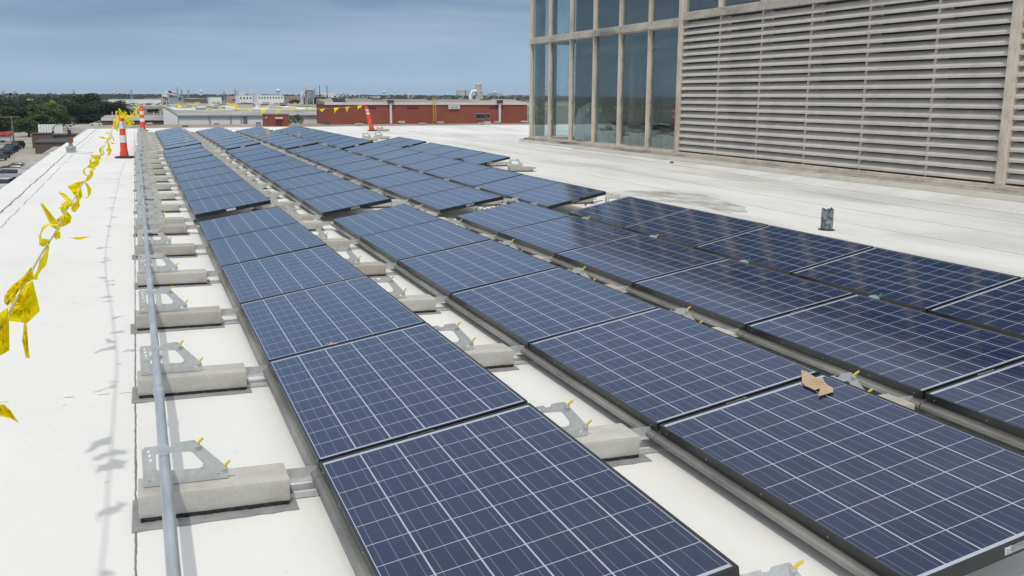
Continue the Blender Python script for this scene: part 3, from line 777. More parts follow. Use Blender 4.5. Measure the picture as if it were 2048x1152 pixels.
CUST = [(*K1, o_) for o_ in (
 [(138, 340), (148, 368), (148, 395), (100, 425), (60, 480), (35, 515), (18, 500), (18, 470), (45, 430), (105, 380)],
 [(145, 400), (178, 535), (120, 590), (38, 580), (42, 520), (75, 470), (108, 425)], [(105, 588), (118, 588), (125, 690), (132, 745), (115, 745), (98, 670)],
 [(-25, 560), (35, 520), (40, 580), (42, 710), (0, 735), (-25, 720)], [(-20, 948), (20, 950), (45, 975), (88, 1035), (40, 1010), (-20, 998)],
 [(178, 62), (190, 58), (250, 135), (270, 165), (262, 182), (230, 165)], [(250, 130), (300, 95), (318, 120), (312, 145), (285, 160), (265, 165)], [(245, 180), (268, 185), (268, 212), (250, 220), (235, 208)],
 [(175, 235), (190, 215), (220, 218), (222, 235), (205, 250), (182, 252)], [(300, 210), (345, 208), (402, 205), (355, 222)], [(258, 80), (290, 58), (318, 55), (315, 75), (285, 82)], [(318, 75), (345, 45), (355, 70), (335, 98), (318, 95)], [(322, 0), (355, 0), (365, 30), (345, 40), (325, 15)])]
CUST += [(*K2, o_) for o_ in (
 [(460, 1070), (530, 1030), (575, 1045), (520, 1085)], [(570, 1040), (630, 990), (640, 1050), (600, 1100), (575, 1090)], [(600, 960), (650, 900), (660, 970), (635, 1010), (610, 1000)], [(540, 890), (600, 860), (680, 840), (640, 890), (590, 960)],
 [(690, 820), (740, 760), (750, 790), (730, 830), (690, 860)], [(690, 740), (740, 690), (800, 670), (790, 720), (740, 750)], [(715, 635), (800, 640), (812, 670), (760, 680)], [(870, 565), (895, 600), (880, 640), (860, 660), (865, 600)],
 [(775, 490), (820, 492), (885, 515), (820, 512)], [(875, 530), (930, 548), (895, 555)], [(950, 262), (1003, 320), (985, 345), (960, 345), (950, 300)], [(985, 340), (1040, 378), (1010, 385)])]
pennant_line(L1, .46, .35, 'yellow pennant line running from the near left corner to the first cone', .17, random.Random(5), {}, CUST)
L2 = [(-1.0, 23.2, 1.05), (-1.0, 27, .93), (-.9, 33, .86), (-.7, 39, .95), (-.40, 44.2, 1.22)]
pennant_line(L2, .5, .25, 'yellow pennant line between the nearest cone and the far banded cone', .30, random.Random(6))
L3 = [(-.35, 44.3, 1.22), (1.5, 44.0, 1.08), (5, 43.3, 1.0), (8, 42.9, 1.05), (9.8, 42.6, 1.22)]
pennant_line(L3, .62, .5, 'yellow pennant line crossing the far roof to the leaning cone', .26, random.Random(8))

# ------------------------------------------------------------------ small things on the roof
def stub_pipe():
    x, y = 8.27, 6.87; z = RZ(x, y)
    e = empty('vent_pipe', (x, y, z)); n = 24; r = .082; vs = []; fs = []
    for k in range(n):
        a = 2 * math.pi * k / n; h = .285 + (.018 if math.cos(a * 3) > 0.5 else 0) + .012 * math.sin(a * 5)
        for (rr, zz) in ((r, 0), (r, h), (r - .008, h), (r - .008, .02)): vs.append((rr * math.cos(a), rr * math.sin(a), zz))
    for k in range(n):
        q = (k + 1) % n
        for j in range(3): fs.append((k * 4 + j, q * 4 + j, q * 4 + j + 1, k * 4 + j + 1))
    MB().add(vs, fs).build('pipe', M['lead'], e, smooth=True)
    MB().lathe([(.115, .002), (.11, .008), (.084, .014)], n=24).build('sealant_collar', M['rubber'], e)
    tag(e, 'short mottled grey vent pipe stub standing on the open white roof', 'vent pipe')
stub_pipe()
def gooseneck():
    x, y = -2.40, 25.94; z = RZ(x, y)
    e = empty('gooseneck_pipe', (x, y, z))
    MB().box(-.12, .12, -.12, .12, .01, .12).build('base_box', M['grey_metal'], e, bevel=.01)
    MB().lathe([(.15, .12), (.13, .15), (.055, .20), (.05, .30)], n=16).build('cap', M['grey_metal'], e, smooth=True)
    MB().box(-.075, .075, -.075, .075, .28, .43).build('body', M['copper'], e, bevel=.02)
    MB().box(-.055, .04, -.05, .05, .425, .63).build('riser', M['rubber'], e, bevel=.01)
    MB().tube([(-.02 - .20 + .20 * math.cos(q), 0, .62 + .17 * math.sin(q)) for q in [math.pi * i / 12 for i in range(13)]] + [(-.42, 0, .58)], .016, 8).build('hose', M['lead'], e, smooth=True)
    MB().tube([(-.42, 0, .60), (-.42, 0, .54)], .03, 8).build('nozzle', M['rubber'], e)
    tag(e, 'rusty gooseneck pipe with a curved hose on the left roof edge', 'roof pipe')
gooseneck()
# round membrane patch ring under it
mb = MB(); mb.lathe([(.58, .003), (.575, .006)], n=30); o = mb.build('membrane_patch', M['roof'], loc=(-2.40, 25.94, RZ(-2.4, 25.94)))
tag(o, 'round white membrane patch around the gooseneck pipe', 'roof patch')
# loose bracket sets on the far roof
for i, (px, py, lab) in enumerate([(741, 281, 'behind the fifth row, left of the pair'), (764, 278, 'behind the fifth row, right of the pair'), (765, 262, 'standing beside the leaning orange cone')]):
    q = None; z = -.04
    for _ in range(12): q = gp(px, py, z); z = RZ(q.x, q.y)
    b = copy_tree(bl0[0]); b.location = (q.x + .4, q.y, z); b.rotation_euler = (0, 0, .1 * i)
    tag(b, 'loose concrete block ' + lab, 'block', 'concrete ballast blocks on the roof')
    e = copy_tree(br0); e.location = (q.x + .4, q.y, z); e.rotation_euler = (0, 0, .1 * i)
    tag(e, 'loose galvanised bracket ' + lab, 'bracket', 'galvanised mounting brackets with coloured clips')
# cardboard scrap lying on a panel
x0, y0 = 2.32, -.30
def on_panel(r, x, y, h): return RZ(x, y) + LZ[r] + DZ[r] * (x - ROWX[r]) / WX + h
cb = [(1400 + a / 2.25, 640 + b / 2.25) for a, b in ((455, 232), (460, 285), (470, 297), (500, 308), (515, 318), (540, 310), (532, 345), (600, 325), (597, 308), (578, 300), (562, 285), (550, 265), (525, 268), (505, 255), (480, 240))]
vs = []
for i, (px, py) in enumerate(cb):
    z = .3
    for _ in range(20):
        q = gp(px, py, z); z = on_panel(1, q.x, q.y, .004)
    vs.append(Vector((q.x, q.y, z + [.006, .002, .001, .0, .001, .002, .0, .0, .002, .002, .003, .005, .004, .005, .006][i])))
n = len(vs); vs2 = [v + Vector((0, 0, .003)) for v in vs]
MBc = MB().add([tuple(v) for v in vs + vs2], [tuple(range(n)), tuple(range(n, 2 * n))[::-1]] + [(i, n + i, n + (i + 1) % n, (i + 1) % n) for i in range(n)])
o = MBc.build('cardboard_scrap', M['cardboard']); tag(o, 'torn brown cardboard scrap lying on a corner of a near panel', 'cardboard')
# dangling cables at the front of the middle block
def cable(pts, r, label):
    o = MB().tube(catmull(pts, 6), r, 7).build('cable', M['cable'], smooth=True); tag(o, label, 'cable'); return o
x, y = ROWX[2] + .62, 9.12; z = RZ(x, y)
lp = []
for i in range(34):
    a = i * .42; lp.append((x + .10 * math.cos(a) + .006 * i, y + .02 * math.sin(a * .7) + .0005 * i, z + .125 + .05 * math.sin(a)))
cable(lp, .005, 'coiled black cable under the near end of the third row, middle block')
x, y = ROWX[3] + .60, 9.1; z = RZ(x, y)
cable([(x, y, z + .2), (x + .03, y - .01, z + .15), (x + .05, y, z + .19), (x + .2, y + .01, z + .21), (x + .33, y + .02, z + .22)], .006, 'short black cable hanging under the near end of the fourth row')
x, y = 6.08, 16.9; z = RZ(x, y)
cable([(x - .15, y + .1, z + .3), (x + .05, y + .05, z + .34), (x + .18, y, z + .28), (x + .24, y - .04, z + .1), (x + .2, y - .1, z + .01)], .028, 'black cable loop rising behind the fourth row near the stepped corner')
# tape tag in the seam of the leftmost row
tp = MB(); p_ = Vector((.37, 1.68, on_panel(0, .37, 1.68, .002)))
for a in (0.3, 1.5, 2.5): tp.quad(p_ + Vector((-.006, 0, 0)), p_ + Vector((.006, 0, 0)), p_ + Vector((.012 + .035 * math.cos(a), .012 * math.sin(a * 3), .012 * math.sin(a))), p_ + Vector((.035 * math.cos(a), .02, .016 * math.sin(a))))
M['pink'] = mottled('pink_tape', (0.55, .3, .34), (.6, .36, .4), 9, .6, 0, 0)
o = tp.build('tape_twist', M['pink']); tag(o, 'tiny pink tape twist in the seam of the leftmost near row', 'tape')
# puddle
pp = [(1196, 387), (1225, 381), (1275, 381), (1335, 383), (1398, 388), (1432, 398), (1478, 411), (1500, 424), (1462, 428), (1405, 414), (1350, 406), (1300, 402), (1255, 398), (1215, 395)]
vs = []
for (px, py) in pp:
    z = -.15
    for _ in range(14): q = gp(px, py, z); z = RZ(q.x, q.y)
    vs.append((q.x, q.y))
cx0 = sum(a for a, b in vs) / len(vs); cy0 = sum(b for a, b in vs) / len(vs)
ring = []
for i in range(len(vs)):
    a, b = vs[i], vs[(i + 1) % len(vs)]
    for k in range(5):
        t = k / 5; x = a[0] + (b[0] - a[0]) * t; y = a[1] + (b[1] - a[1]) * t
        s = 1 + .12 * noise.noise(Vector((x * 3, y * 2, 0))); ring.append((cx0 + (x - cx0) * s, cy0 + (y - cy0) * s))
zl = RZ(cx0, cy0) + .012
mb = MB(); mb.add([(x, y, RZ(x, y) + .006) for x, y in ring], [tuple(range(len(ring)))])
o = mb.build('puddle_water', M['puddle']); tag(o, 'shallow dirty rain puddle on the white roof', None, None, 'structure')
# scraps near the flashing and on the roof
for i, (px, py, s, lab) in enumerate([(1990, 407, .11, 'dark crumpled scrap on the flashing below the right louvres'), (1343, 324, .07, 'dark scrap on the roof below the left end of the louvres'), (1783, 495, .0, '')]):
    if not lab: continue
    z = -.2
    for _ in range(10): q = gp(px, py, z); z = RZ(q.x, q.y) + .03
    mb = MB(); rr = random.Random(i)
    for k in range(5):
        a = rr.uniform(0, 6.28); mb.lathe([(.02 * s / .1, 0), (s * rr.uniform(.5, .8), .012), (s * .3, .03 + .02 * rr.random())], (s * .5 * math.cos(a), s * .5 * math.sin(a), 0), 7)
    o = mb.build('roof_scrap', M['copper'], loc=(q.x, q.y, z - .025)); tag(o, lab, 'scrap')

# ------------------------------------------------------------------ penthouse building
ang = math.atan2(-0.99993, 0.01178)
pent = empty('louvred_building', (14.06, 31.76, 0.0), ang)       # local +x runs toward the viewer along the wall, +y into the building
tag(pent, 'penthouse building with tall windows and long beige louvres above the roof', 'building')
UE = 34.0; HT = 8.2; DP = 9.0
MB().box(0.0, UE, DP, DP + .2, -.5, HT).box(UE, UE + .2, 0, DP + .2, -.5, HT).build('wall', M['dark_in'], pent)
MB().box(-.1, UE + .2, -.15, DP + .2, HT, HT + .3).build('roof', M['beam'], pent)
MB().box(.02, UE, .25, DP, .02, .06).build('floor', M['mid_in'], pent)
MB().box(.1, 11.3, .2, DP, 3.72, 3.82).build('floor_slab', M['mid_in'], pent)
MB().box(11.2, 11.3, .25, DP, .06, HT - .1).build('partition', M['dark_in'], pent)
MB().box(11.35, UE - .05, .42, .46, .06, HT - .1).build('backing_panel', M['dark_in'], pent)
# end wall facing away: glazed for the first metre and a half, then solid
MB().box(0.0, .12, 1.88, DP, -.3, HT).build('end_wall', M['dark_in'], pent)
me_g = MB().box(.03, .036, .09, 1.88, .1, 3.66).box(.03, .036, .09, 1.88, 3.86, 7.7); me_g.build('window_pane', M['glass'], pent)
MB().box(.0, .1, .80, 1.02, .1, 7.8).build('end_post', M['dark_in'], pent)
MB().box(-.01, .11, .0, 1.68, 3.66, 3.85).build('end_beam', M['beam'], pent)
mb = MB(); mb.box(.06, .30, .10, .42, .06, 3.7); rr = random.Random(3)
for k in range(26):
    z = .1 + k * .14; mb.box(.298, .305 + rr.uniform(.01, .06), .12, .41, z, z + .12)
mb.build('concrete_column', M['old_conc'], pent)
MB().box(.06, .3, .10, .42, 3.9, 8.1).build('concrete_column', M['old_conc'], pent)
MB().box(4.3, 6.8, 3.4, 3.5, .06, 3.7).box(8.0, 9.4, 2.6, 2.7, .06, 2.9).build('interior_panel', M['mid_in'], pent)
MB().box(6.9, 7.6, 2.3, 2.36, 1.5, 2.4).build('interior_board', M['dark_glass'], pent)
MB().box(5.0, 5.35, 1.6, 2.0, .06, 3.7).box(9.7, 10.0, 1.2, 1.6, .06, 3.7).box(7.1, 7.3, 4.4, 4.8, .06, 3.7).build('interior_column', M['mid_in'], pent)
MB().box(2.5, 10.9, .9, 1.0, 3.2, 3.45).box(2.5, 10.9, 3.2, 3.3, 3.0, 3.3).build('ceiling_duct', M['mid_in'], pent)
# mullions, panes
US = [0.0, 1.82, 3.67, 5.52, 7.36, 9.24]
for u in US:
    wd = .042 if u else .08
    MB().box(u - wd + (.06 if u == 0 else 0), u + wd, -.10, .06, .09, 3.66).build('mullion', M['mullion'], pent, bevel=.006)
    MB().box(u - wd + (.06 if u == 0 else 0), u + wd, -.10, .06, 3.87, 7.9).build('mullion', M['mullion'], pent, bevel=.006)
MB().box(10.98, 11.16, -.13, .10, .09, 7.9).build('post', M['mullion'], pent, bevel=.01)
ub = US + [11.04]
for a, b in zip(ub, ub[1:]):
    for z0, z1 in ((.12, 3.64), (3.89, 7.8)):
        MB().box(a + .055, b - .055, .0, .006, z0, z1).build('window_pane', M['glass'], pent)
        f = MB(); f.box(a + .05, a + .075, -.02, .03, z0 - .03, z1 + .03); f.box(b - .085, b - .055, -.02, .03, z0 - .03, z1 + .03); f.box(a + .075, b - .085, -.02, .03, z0 - .03, z0 + .015); f.box(a + .075, b - .085, -.02, .03, z1 - .015, z1 + .03)
        f.build('window_frame', M['beam'], pent)
uu = [11.16, 12.95, 14.81, 16.70, 18.60, 20.52]
for i, u in enumerate(uu[1:] + [24.3, 26.2, 28.1, 30.0]): MB().box(u - .05, u + .05, -.09, .06, 4.02, 7.9).build('mullion', M['mullion'], pent, bevel=.006)
up_ = [11.16] + uu[1:] + [22.35, 24.3, 26.2, 28.1, 30.0, 33.8]
for a, b in zip(up_, up_[1:]):
    MB().box(a + .06, b - .06, .0, .006, 4.05, 7.8).build('window_pane', M['glass'], pent)
MB().box(.02, 11.0, -.13, .08, 3.66, 3.75).box(.02, 11.0, -.10, .08, 3.752, 3.87).build('beam', M['beam'], pent, bevel=.006)
MB().box(11.16, UE, -.12, .08, 3.80, 3.90).box(11.16, UE, -.09, .08, 3.902, 4.02).build('beam', M['beam'], pent, bevel=.006)
MB().box(22.30, 22.50, -.13, .12, .09, 7.9).build('post', M['mullion'], pent, bevel=.012)
sc_ = MB()
for k in range(26):
    for dx in (22.34, 22.46): sc_.tube([(dx, -.128, .3 + k * .28), (dx, -.135, .3 + k * .28)], .010, 6)
sc_.build('screws', M['beam'], pent)
# louvre banks
LU = [11.16, 12.95, 14.81, 16.70, 18.60, 20.52, 22.30, 22.50, 24.4, 26.3, 28.2, 30.1, 32.0, 33.9]
NB = 19; PITCH = (3.74 - .10) / NB
for i in range(len(LU) - 1):
    a, b = LU[i], LU[i + 1]
    if b - a < .5: continue
    rr = random.Random(i); mb = MB()
    for k in range(NB + 1):
        z = .155 + k * PITCH + rr.uniform(-.003, .003)
        if z > 3.75: continue
        th = .004; zt = min(z + .134, 3.79)
        pr = [(-.075, z - .026), (-.071, z - .026), (-.071, z + .014), (.040, zt), (.040, zt + .004), (-.075, z + .0195)]
        mb.prism(pr, 'x', a + .004, b - .004)
    mb.build('louvre_bank', M['louvre'], pent)
for u in LU[1:6] + LU[8:13]:
    MB().box(u - .035, u + .035, -.03, .30, .06, 3.79).build('louvre_post', M['louvre'], pent)
# sill and flashing
MB().box(-.12, UE, -.30, -.02, -.02, .045).box(-.16, UE, -.42, -.303, -.12, -.005).build('sill', M['beam'], pent, bevel=.006)
MB().box(-.02, UE, -.14, .3, .046, .088).build('base_plate', M['mullion'], pent, bevel=.004)
fl = MB(); fl.prism([(-.43, -.03), (-.60, -.10), (-.62, -.16), (-.62, -.5), (.2, -.5), (.2, -.05)], 'x', 5.0, UE); fl.prism([(-.43, -.03), (-.50, -.08), (-.52, -.16), (-.52, -.4), (.2, -.4), (.2, -.05)], 'x', -.2, 4.998)
fl.build('flashing', M['flash'], pent)
cant = MB(); cant.prism([(-.50, -.115), (-.98, -.19), (-1.02, -.30), (-.50, -.30)], 'x', -.3, UE)
cant.build('curb_membrane', M['roof'], pent)
# interior equipment
dct = MB(); dct.tube([(2.9, .9, .06), (2.9, .9, .75), (2.95, .95, 1.0), (3.15, 1.05, 1.12), (3.4, 1.1, 1.1)], [.36, .36, .36, .34, .33], 16); dct.add([(3.3, .7, .3), (4.8, .7, .06), (4.8, 1.5, .06), (3.3, 1.5, .3), (3.3, .7, 1.0), (4.6, .7, .3), (4.6, 1.5, .3), (3.3, 1.5, 1.0)], [(0, 1, 2, 3), (4, 5, 6, 7), (0, 1, 5, 4), (1, 2, 6, 5), (2, 3, 7, 6), (3, 0, 4, 7)])
e = dct.build('duct_elbow', M['teal'], smooth=True); e.location = pent.location; e.rotation_euler = pent.rotation_euler
tag(e, 'pale teal duct elbow standing on the floor behind the windows', 'duct')
for (u, v_, w_, d_, h_, mt, lab) in [(7.5, .7, .9, .5, .42, 'box_blue', 'low blue box behind the fifth window'), (8.6, .9, 1.0, .6, .55, 'box_tan', 'pale tan crate on the floor behind the sixth window'), (9.6, .7, 1.1, .7, .38, 'box_tan', 'tan box on the floor behind the last window before the louvres'), (5.9, 1.0, .8, .6, .6, 'box_tan', 'brown crate on the floor behind the fourth window')]:
    m = MB(); m.box(u, u + w_, v_, v_ + d_, .062, .06 + h_); m.box(u - .02, u + w_ + .02, v_ - .02, v_ + d_ + .02, .06 + h_ + .001, .06 + h_ + .05)
    o = m.build('storage_box', M[mt], bevel=.01); o.location = pent.location; o.rotation_euler = pent.rotation_euler; tag(o, lab, 'box')

exec_bg = True
# ------------------------------------------------------------------ ground and far setting
S = 24000
o = MB().quad((-S, -S, GRD), (S, -S, GRD), (S, S, GRD), (-S, S, GRD)).build('ground', M['ground']); tag(o, None, kind='structure')
def strip(name, pts, mat, dz, z=GRD):
    o = MB().add([(x, y, z + dz) for x, y in pts], [tuple(range(len(pts)))]).build(name, M[mat]); tag(o, None, kind='structure'); return o
strip('parking_lot', [(-60, 60), (-8, 60), (-8, 640), (-40, 640), (-60, 520)], 'lot', .02)
strip('road', [(-62, 60), (-46, 60), (-90, 900), (-130, 900)], 'road', .03)
strip('grass_verge', [(-46, 150), (-36, 150), (-44, 430), (-62, 430)], 'grass', .045)
strip('far_car_park', [(0, 1150), (700, 1150), (900, 1750), (0, 1750)], 'lot', .03)

def part(name, mb, mat, parent, **kw): return mb.build(name, M[mat], parent, **kw)
def building(px0, px1, pyb, pyt, zb, depth, wall, roofm, label, group=None, cat='building', name='building', wins=None, roof_h=None, trim=None, Y=None, parapet=.25):
    mid = gp((px0 + px1) / 2, pyb, zb)
    Yf = Y if Y else mid.y
    a = yp(px0, pyb, Yf); b = yp(px1, pyb, Yf); top = yp((px0 + px1) / 2, pyt, Yf).z
    e = empty(name, ((a.x + b.x) / 2, Yf, zb)); hw = (b.x - a.x) / 2; H = top - zb
    part('wall', MB().box(-hw, hw, 0, depth, 0, H), wall, e)
    rf = part('roof', MB().box(-hw - .2, hw + .2, -.2, depth + .2, H + .01, H + parapet + .01), roofm, e)
    if trim: part('fascia', MB().box(-hw - .25, hw + .25, -.32, -.21, H - trim, H + parapet + .03), 'trim_white', e)
    if wins:
        n, w_, h_, z_ = wins; m_ = H * z_; w_ = min(w_, 2 * hw / n * .42); h_ = min(h_, H * .24)
        for i in range(n):
            xx = -hw + (i + .7) * (2 * hw) / (n + .4); part('window', MB().box(xx - w_ / 2, xx + w_ / 2, -.12, -.005, m_ - h_ / 2, m_ + h_ / 2), 'dark_glass', e)
    tag(e, label, cat, group); e['_'] = 0; del e['_']
    return e, hw, H, Yf

# the wide lower roof of the same plant, with what stands on it
X0, X1, Y0, Y1 = -10.5, 150, RY1 + 2, 285
e = empty('low_plant_building', (0, 60, GRD)); tag(e, 'wide low plant building with a brown gravel roof beyond the white roof', 'building')
part('wall', MB().box(X0, X1, Y0 - 60, Y1 - 60, 0, LOW - GRD - .3), 'brown_metal', e)
part('roof', MB().box(X0 - .2, X1 + .2, Y0 - 60.2, Y1 - 59.8, LOW - GRD - .29, LOW - GRD), 'gravel_roof', e)
# red brick high bay
e, hw, H, Yf = building(651, 1054, 247.5, 209, LOW, 14, 'brick', 'gravel_roof', 'long red brick high bay with white parapet trim and a yellow ladder', name='brick_building')
k = F_PX / (Yf * 1.0)
def bx(px, py): q = yp(px, py, Yf); return q.x - e.location.x, q.z - LOW
part('parapet', MB().box(-hw - .15, hw + .15, -.3, -.012, H - .1, bx(800, 204.6)[1]), 'trim_white', e)
zr0 = bx(800, 204.8)[1]; zr1 = yp(800, 198.3, Yf + 13).z - LOW
part('sloped_roof', MB().prism([(0.0, H + .27), (.0, zr0), (13, zr1), (14, zr1), (14, H + .27)], 'x', -hw, hw), 'gravel_roof', e)
for (px0, px1, py0, py1) in [(737, 752, 211, 217.5), (815, 837, 211, 217.5), (978, 998, 211, 217.5)]:
    a, b = bx(px0, py1), bx(px1, py0); part('louvre_panel', MB().box(a[0], b[0], -.10, -.013, a[1], min(b[1], H - .36)), 'maroon', e)
a, b = bx(953, 237), bx(978, 228); pn = part('window', MB().box(a[0], b[0], -.10, -.013, a[1], b[1]), 'dark_glass', e)
part('window_frame', MB().box(a[0] - .3, b[0] + .3, -.14, -.102, b[1], b[1] + .25).box(a[0] - .3, b[0] + .3, -.14, -.102, a[1] - .25, a[1]), 'grey_metal', pn)
for px in (781, 998):
    a = bx(px, 247); dpp = part('downpipe', MB().box(a[0] - .3, a[0] + .3, -.9, -.31, .1, H + .5), 'trim_white', e)
    part('rainhead', MB().box(a[0] - .9, a[0] + .9, -1.2, -.305, H + .51, H + 1.3), 'dark_roof', dpp)
for (px, s) in ((775, 1.6), (998, 1.6), (660, 2)):
    a = bx(px, 200)
# ladder
a = bx(868, 243); lad = MB(); zt = bx(868, 195)[1]
for sx_ in (-.42, .42): lad.box(a[0] + sx_ - .07, a[0] + sx_ + .07, -.75, -.62, .2, zt)
z = 1.0
while z < zt: lad.box(a[0] - .42, a[0] + .42, -.72, -.64, z, z + .12); z += .62
part('ladder', lad, 'yellow_paint', e)
# roof sign board with faint marks
a, b = bx(896, 218), bx(919, 210.5)
sg = MB().box(a[0], b[0], -.45, -.32, a[1], b[1]).build('sign', M['trim_white'])
sg.location = e.location; tag(sg, 'white sign board with faint grey marks on the brick wall', 'sign')
ik = MB(); cxs = (a[0] * .65 + b[0] * .35); zc = (a[1] + b[1]) / 2
ik.prism([(cxs - .45, zc - .25), (cxs + .45, zc - .25), (cxs, zc + .3)], 'y', -.47, -.452)
for j in range(3): ik.box(cxs + .6, b[0] - .5, -.47, -.452, zc - .28 + j * .22, zc - .2 + j * .22)
ik.box(a[0] + .2, cxs - .6, -.47, -.452, zc - .05, zc + .02)
ik.build('sign_marks', M['ink'], sg)
# dark roof hatches and arched shed on top of the brick building
def on_brick_roof(px, py):
    q = gp(px, py, LOW + H + .26); return q
for i, px in enumerate((758, 868, 975)):
    q = gp(px, 203, LOW + H + .26); q.y = Yf + 14; t = yp(px, 202.5, Yf + 9)
    m = MB().prism([(-2, 0), (2, 0), (1.1, 1.0), (-1.8, 1.1)], 'y', 0, 3)
    o = m.build('roof_hatch', M['dark_roof'], loc=(t.x, Yf + 9, t.z - .5)); tag(o, ['dark sloped roof hatch at the left end of the brick building', 'dark sloped roof hatch behind the yellow ladder', 'dark sloped roof hatch at the right end of the brick building'][i], 'roof hatch', 'dark hatches on the brick building roof')
t0 = yp(651, 209, Yf); t1 = yp(690, 209, Yf)
ar = empty('arched_shed', (t0.x, Yf + .5, LOW + H + .45))
part('end_wall', MB().prism([(0, 0)] + [(1.15 - 1.15 * math.cos(q), .35 + 1.0 * math.sin(q)) for q in [math.pi * i / 8 for i in range(9)]] + [(2.3, 0)], 'y', 0, .4), 'light_conc', ar)
part('roof', MB().prism([(2.31, 0), (6.2, 0), (5.9, .8), (5.3, 1.25), (1.6, 1.35), (2.31, .35)], 'y', .3, 4), 'dark_roof', ar)
tag(ar, 'small arched shed with a dark roof on top of the brick building', 'shed')

# skylights and vents on the lower roof
def curb(px, py, w_, h_, lab, mt='light_conc', z0=LOW, leg=True):
    q = gp(px, py, z0); m = MB(); m.box(-w_ / 2, w_ / 2, 0, w_ * .8, h_ * .45, h_); 
    o = empty('roof_vent', (q.x, q.y, z0)); part('cap', MB().prism([(-w_ / 2, h_ * .5), (w_ / 2, h_ * .5), (w_ * .36, h_), (-w_ * .36, h_)], 'y', 0, w_ * .7), mt, o)
    part('curb', MB().box(-w_ * .36, w_ * .36, .1, w_ * .6, 0, h_ * .49), 'grey_metal' if leg else mt, o); tag(o, lab, 'roof vent', 'low vents on the brown roof'); return o
for (px, py, w_, h_, mt, lab) in [(299, 251.5, 1.9, .8, 'light_conc', 'pale vent on the brown roof behind the far banded cone'), (371, 254, 1.9, .35, 'dark_roof', 'flat dark vent behind the far end of the leftmost row'),
        (434, 249.5, 1.8, .6, 'light_conc', 'pale vent in front of the white metal wall'), (655, 250, 1.6, .7, 'dark_roof', 'dark vent at the left foot of the brick wall'), (686, 248, 2.0, .7, 'light_conc', 'pale vent right of the dark vent at the brick wall'),
        (720, 251.5, 2.3, .6, 'light_conc', 'pale low vent left of the leaning cone'), (766, 248, 1.9, 1.2, 'light_conc', 'tall pale vent right of the leaning cone'), (805, 249, 1.9, 1.0, 'light_conc', 'pale vent left of the yellow ladder'),
        (847, 249.5, 2.0, .5, 'light_conc', 'low pale vent under the yellow ladder'), (883, 248, 2.0, .7, 'light_conc', 'pale vent just right of the yellow ladder'), (916, 246.5, 2.0, .75, 'light_conc', 'pale vent below the white sign'),
        (966, 249, 2.0, .5, 'light_conc', 'pale low vent below the dark window'), (996, 247, 2.0, .6, 'light_conc', 'pale vent below the right downpipe'), (1024, 243.5, 1.9, 1.1, 'light_conc', 'tall pale vent at the right end of the brick wall'),
        (1050, 247, 1.9, .8, 'light_conc', 'pale vent by the corner of the penthouse')]:
    curb(px, py, w_, h_, lab, mt)
q = gp(976, 250, LOW); e2 = empty('pipe_vent', (q.x, q.y, LOW))
part('base', MB().box(-.9, .9, 0, 1.5, 0, 1.0), 'light_conc', e2); part('stack', MB().tube([(0, .7, 1), (0, .7, 1.9), (-.5, .7, 2.6), (-.5, .7, 3.6)], .28, 8), 'copper', e2); tag(e2, 'crooked brown pipe stack on a pale base in front of the brick wall', 'vent pipe')
# bushes on the lower roof by the wall: green plants in front of white wall
# small brick hut
e, hw, H, Yf = building(531, 578, 252.5, 229, LOW, 6, 'brick', 'grey_roof', 'small red brick stair hut with a maroon door and pale canopy', name='brick_hut')
def bx2(px, py): q = yp(px, py, Yf); return q.x - e.location.x, q.z - LOW
a, b = bx2(552, 251.3), bx2(563, 238); part('door', MB().box(a[0], b[0], -.12, -.005, a[1], b[1]), 'maroon', e)
a, b = bx2(550, 237.8), bx2(565, 234.5); part('canopy', MB().box(a[0], b[0], -.5, -.005, a[1], b[1]), 'trim_white', e)
a, b = bx2(531.5, 237), bx2(533.5, 234); part('wall_lamp', MB().box(a[0], b[0], -.25, -.005, a[1], b[1]), 'trim_white', e)
q = gp(517, 254, LOW); e2 = empty('round_vent', (q.x, q.y, LOW)); part('drum', MB().lathe([(.62, 0), (.62, 1.1)], n=16), 'grey_metal', e2, smooth=True); part('cap', MB().lathe([(.7, 1.11), (.7, 1.3), (.5, 1.36)], n=16), 'grey_metal', e2, smooth=True); tag(e2, 'round blue grey drum vent left of the small brick hut', 'roof vent')

# long white metal building with grey roof
YW_ = 292.0
def wallbox(px0, px1, Y): a = yp(px0, 250, Y); b = yp(px1, 250, Y); return a.x, b.x
xa, xb = wallbox(357, 655, YW_); zt = yp(500, 232, YW_).z; zb2 = yp(400, 222, YW_ + 55).z
e = empty('white_metal_building', (xa, YW_, GRD)); tag(e, 'long white metal building with a grey roof behind the panels', 'building')
part('wall', MB().box(0, xb - xa, 0, 56, 0, zt - GRD), 'white_metal', e)
part('roof', MB().box(-.2, xb - xa + .2, -.2, 76, zt - GRD + .01, zt - GRD + .3), 'grey_roof', e)
part('gutter', MB().box(-.2, xb - xa + .2, -.6, -.25, zt - GRD - .1, zt - GRD + .3), 'grey_metal', e)
for px in (419, 461, 482): x = yp(px, 240, YW_).x - xa; part('downpipe', MB().box(x - .12, x + .12, -.4, -.005, 3, zt - GRD - .12), 'grey_metal', e)
x = yp(490, 240, YW_).x - xa; part('rusty_panel', MB().box(x - .5, x + .6, -.3, -.005, 4, zt - GRD - .12), 'wood', e)
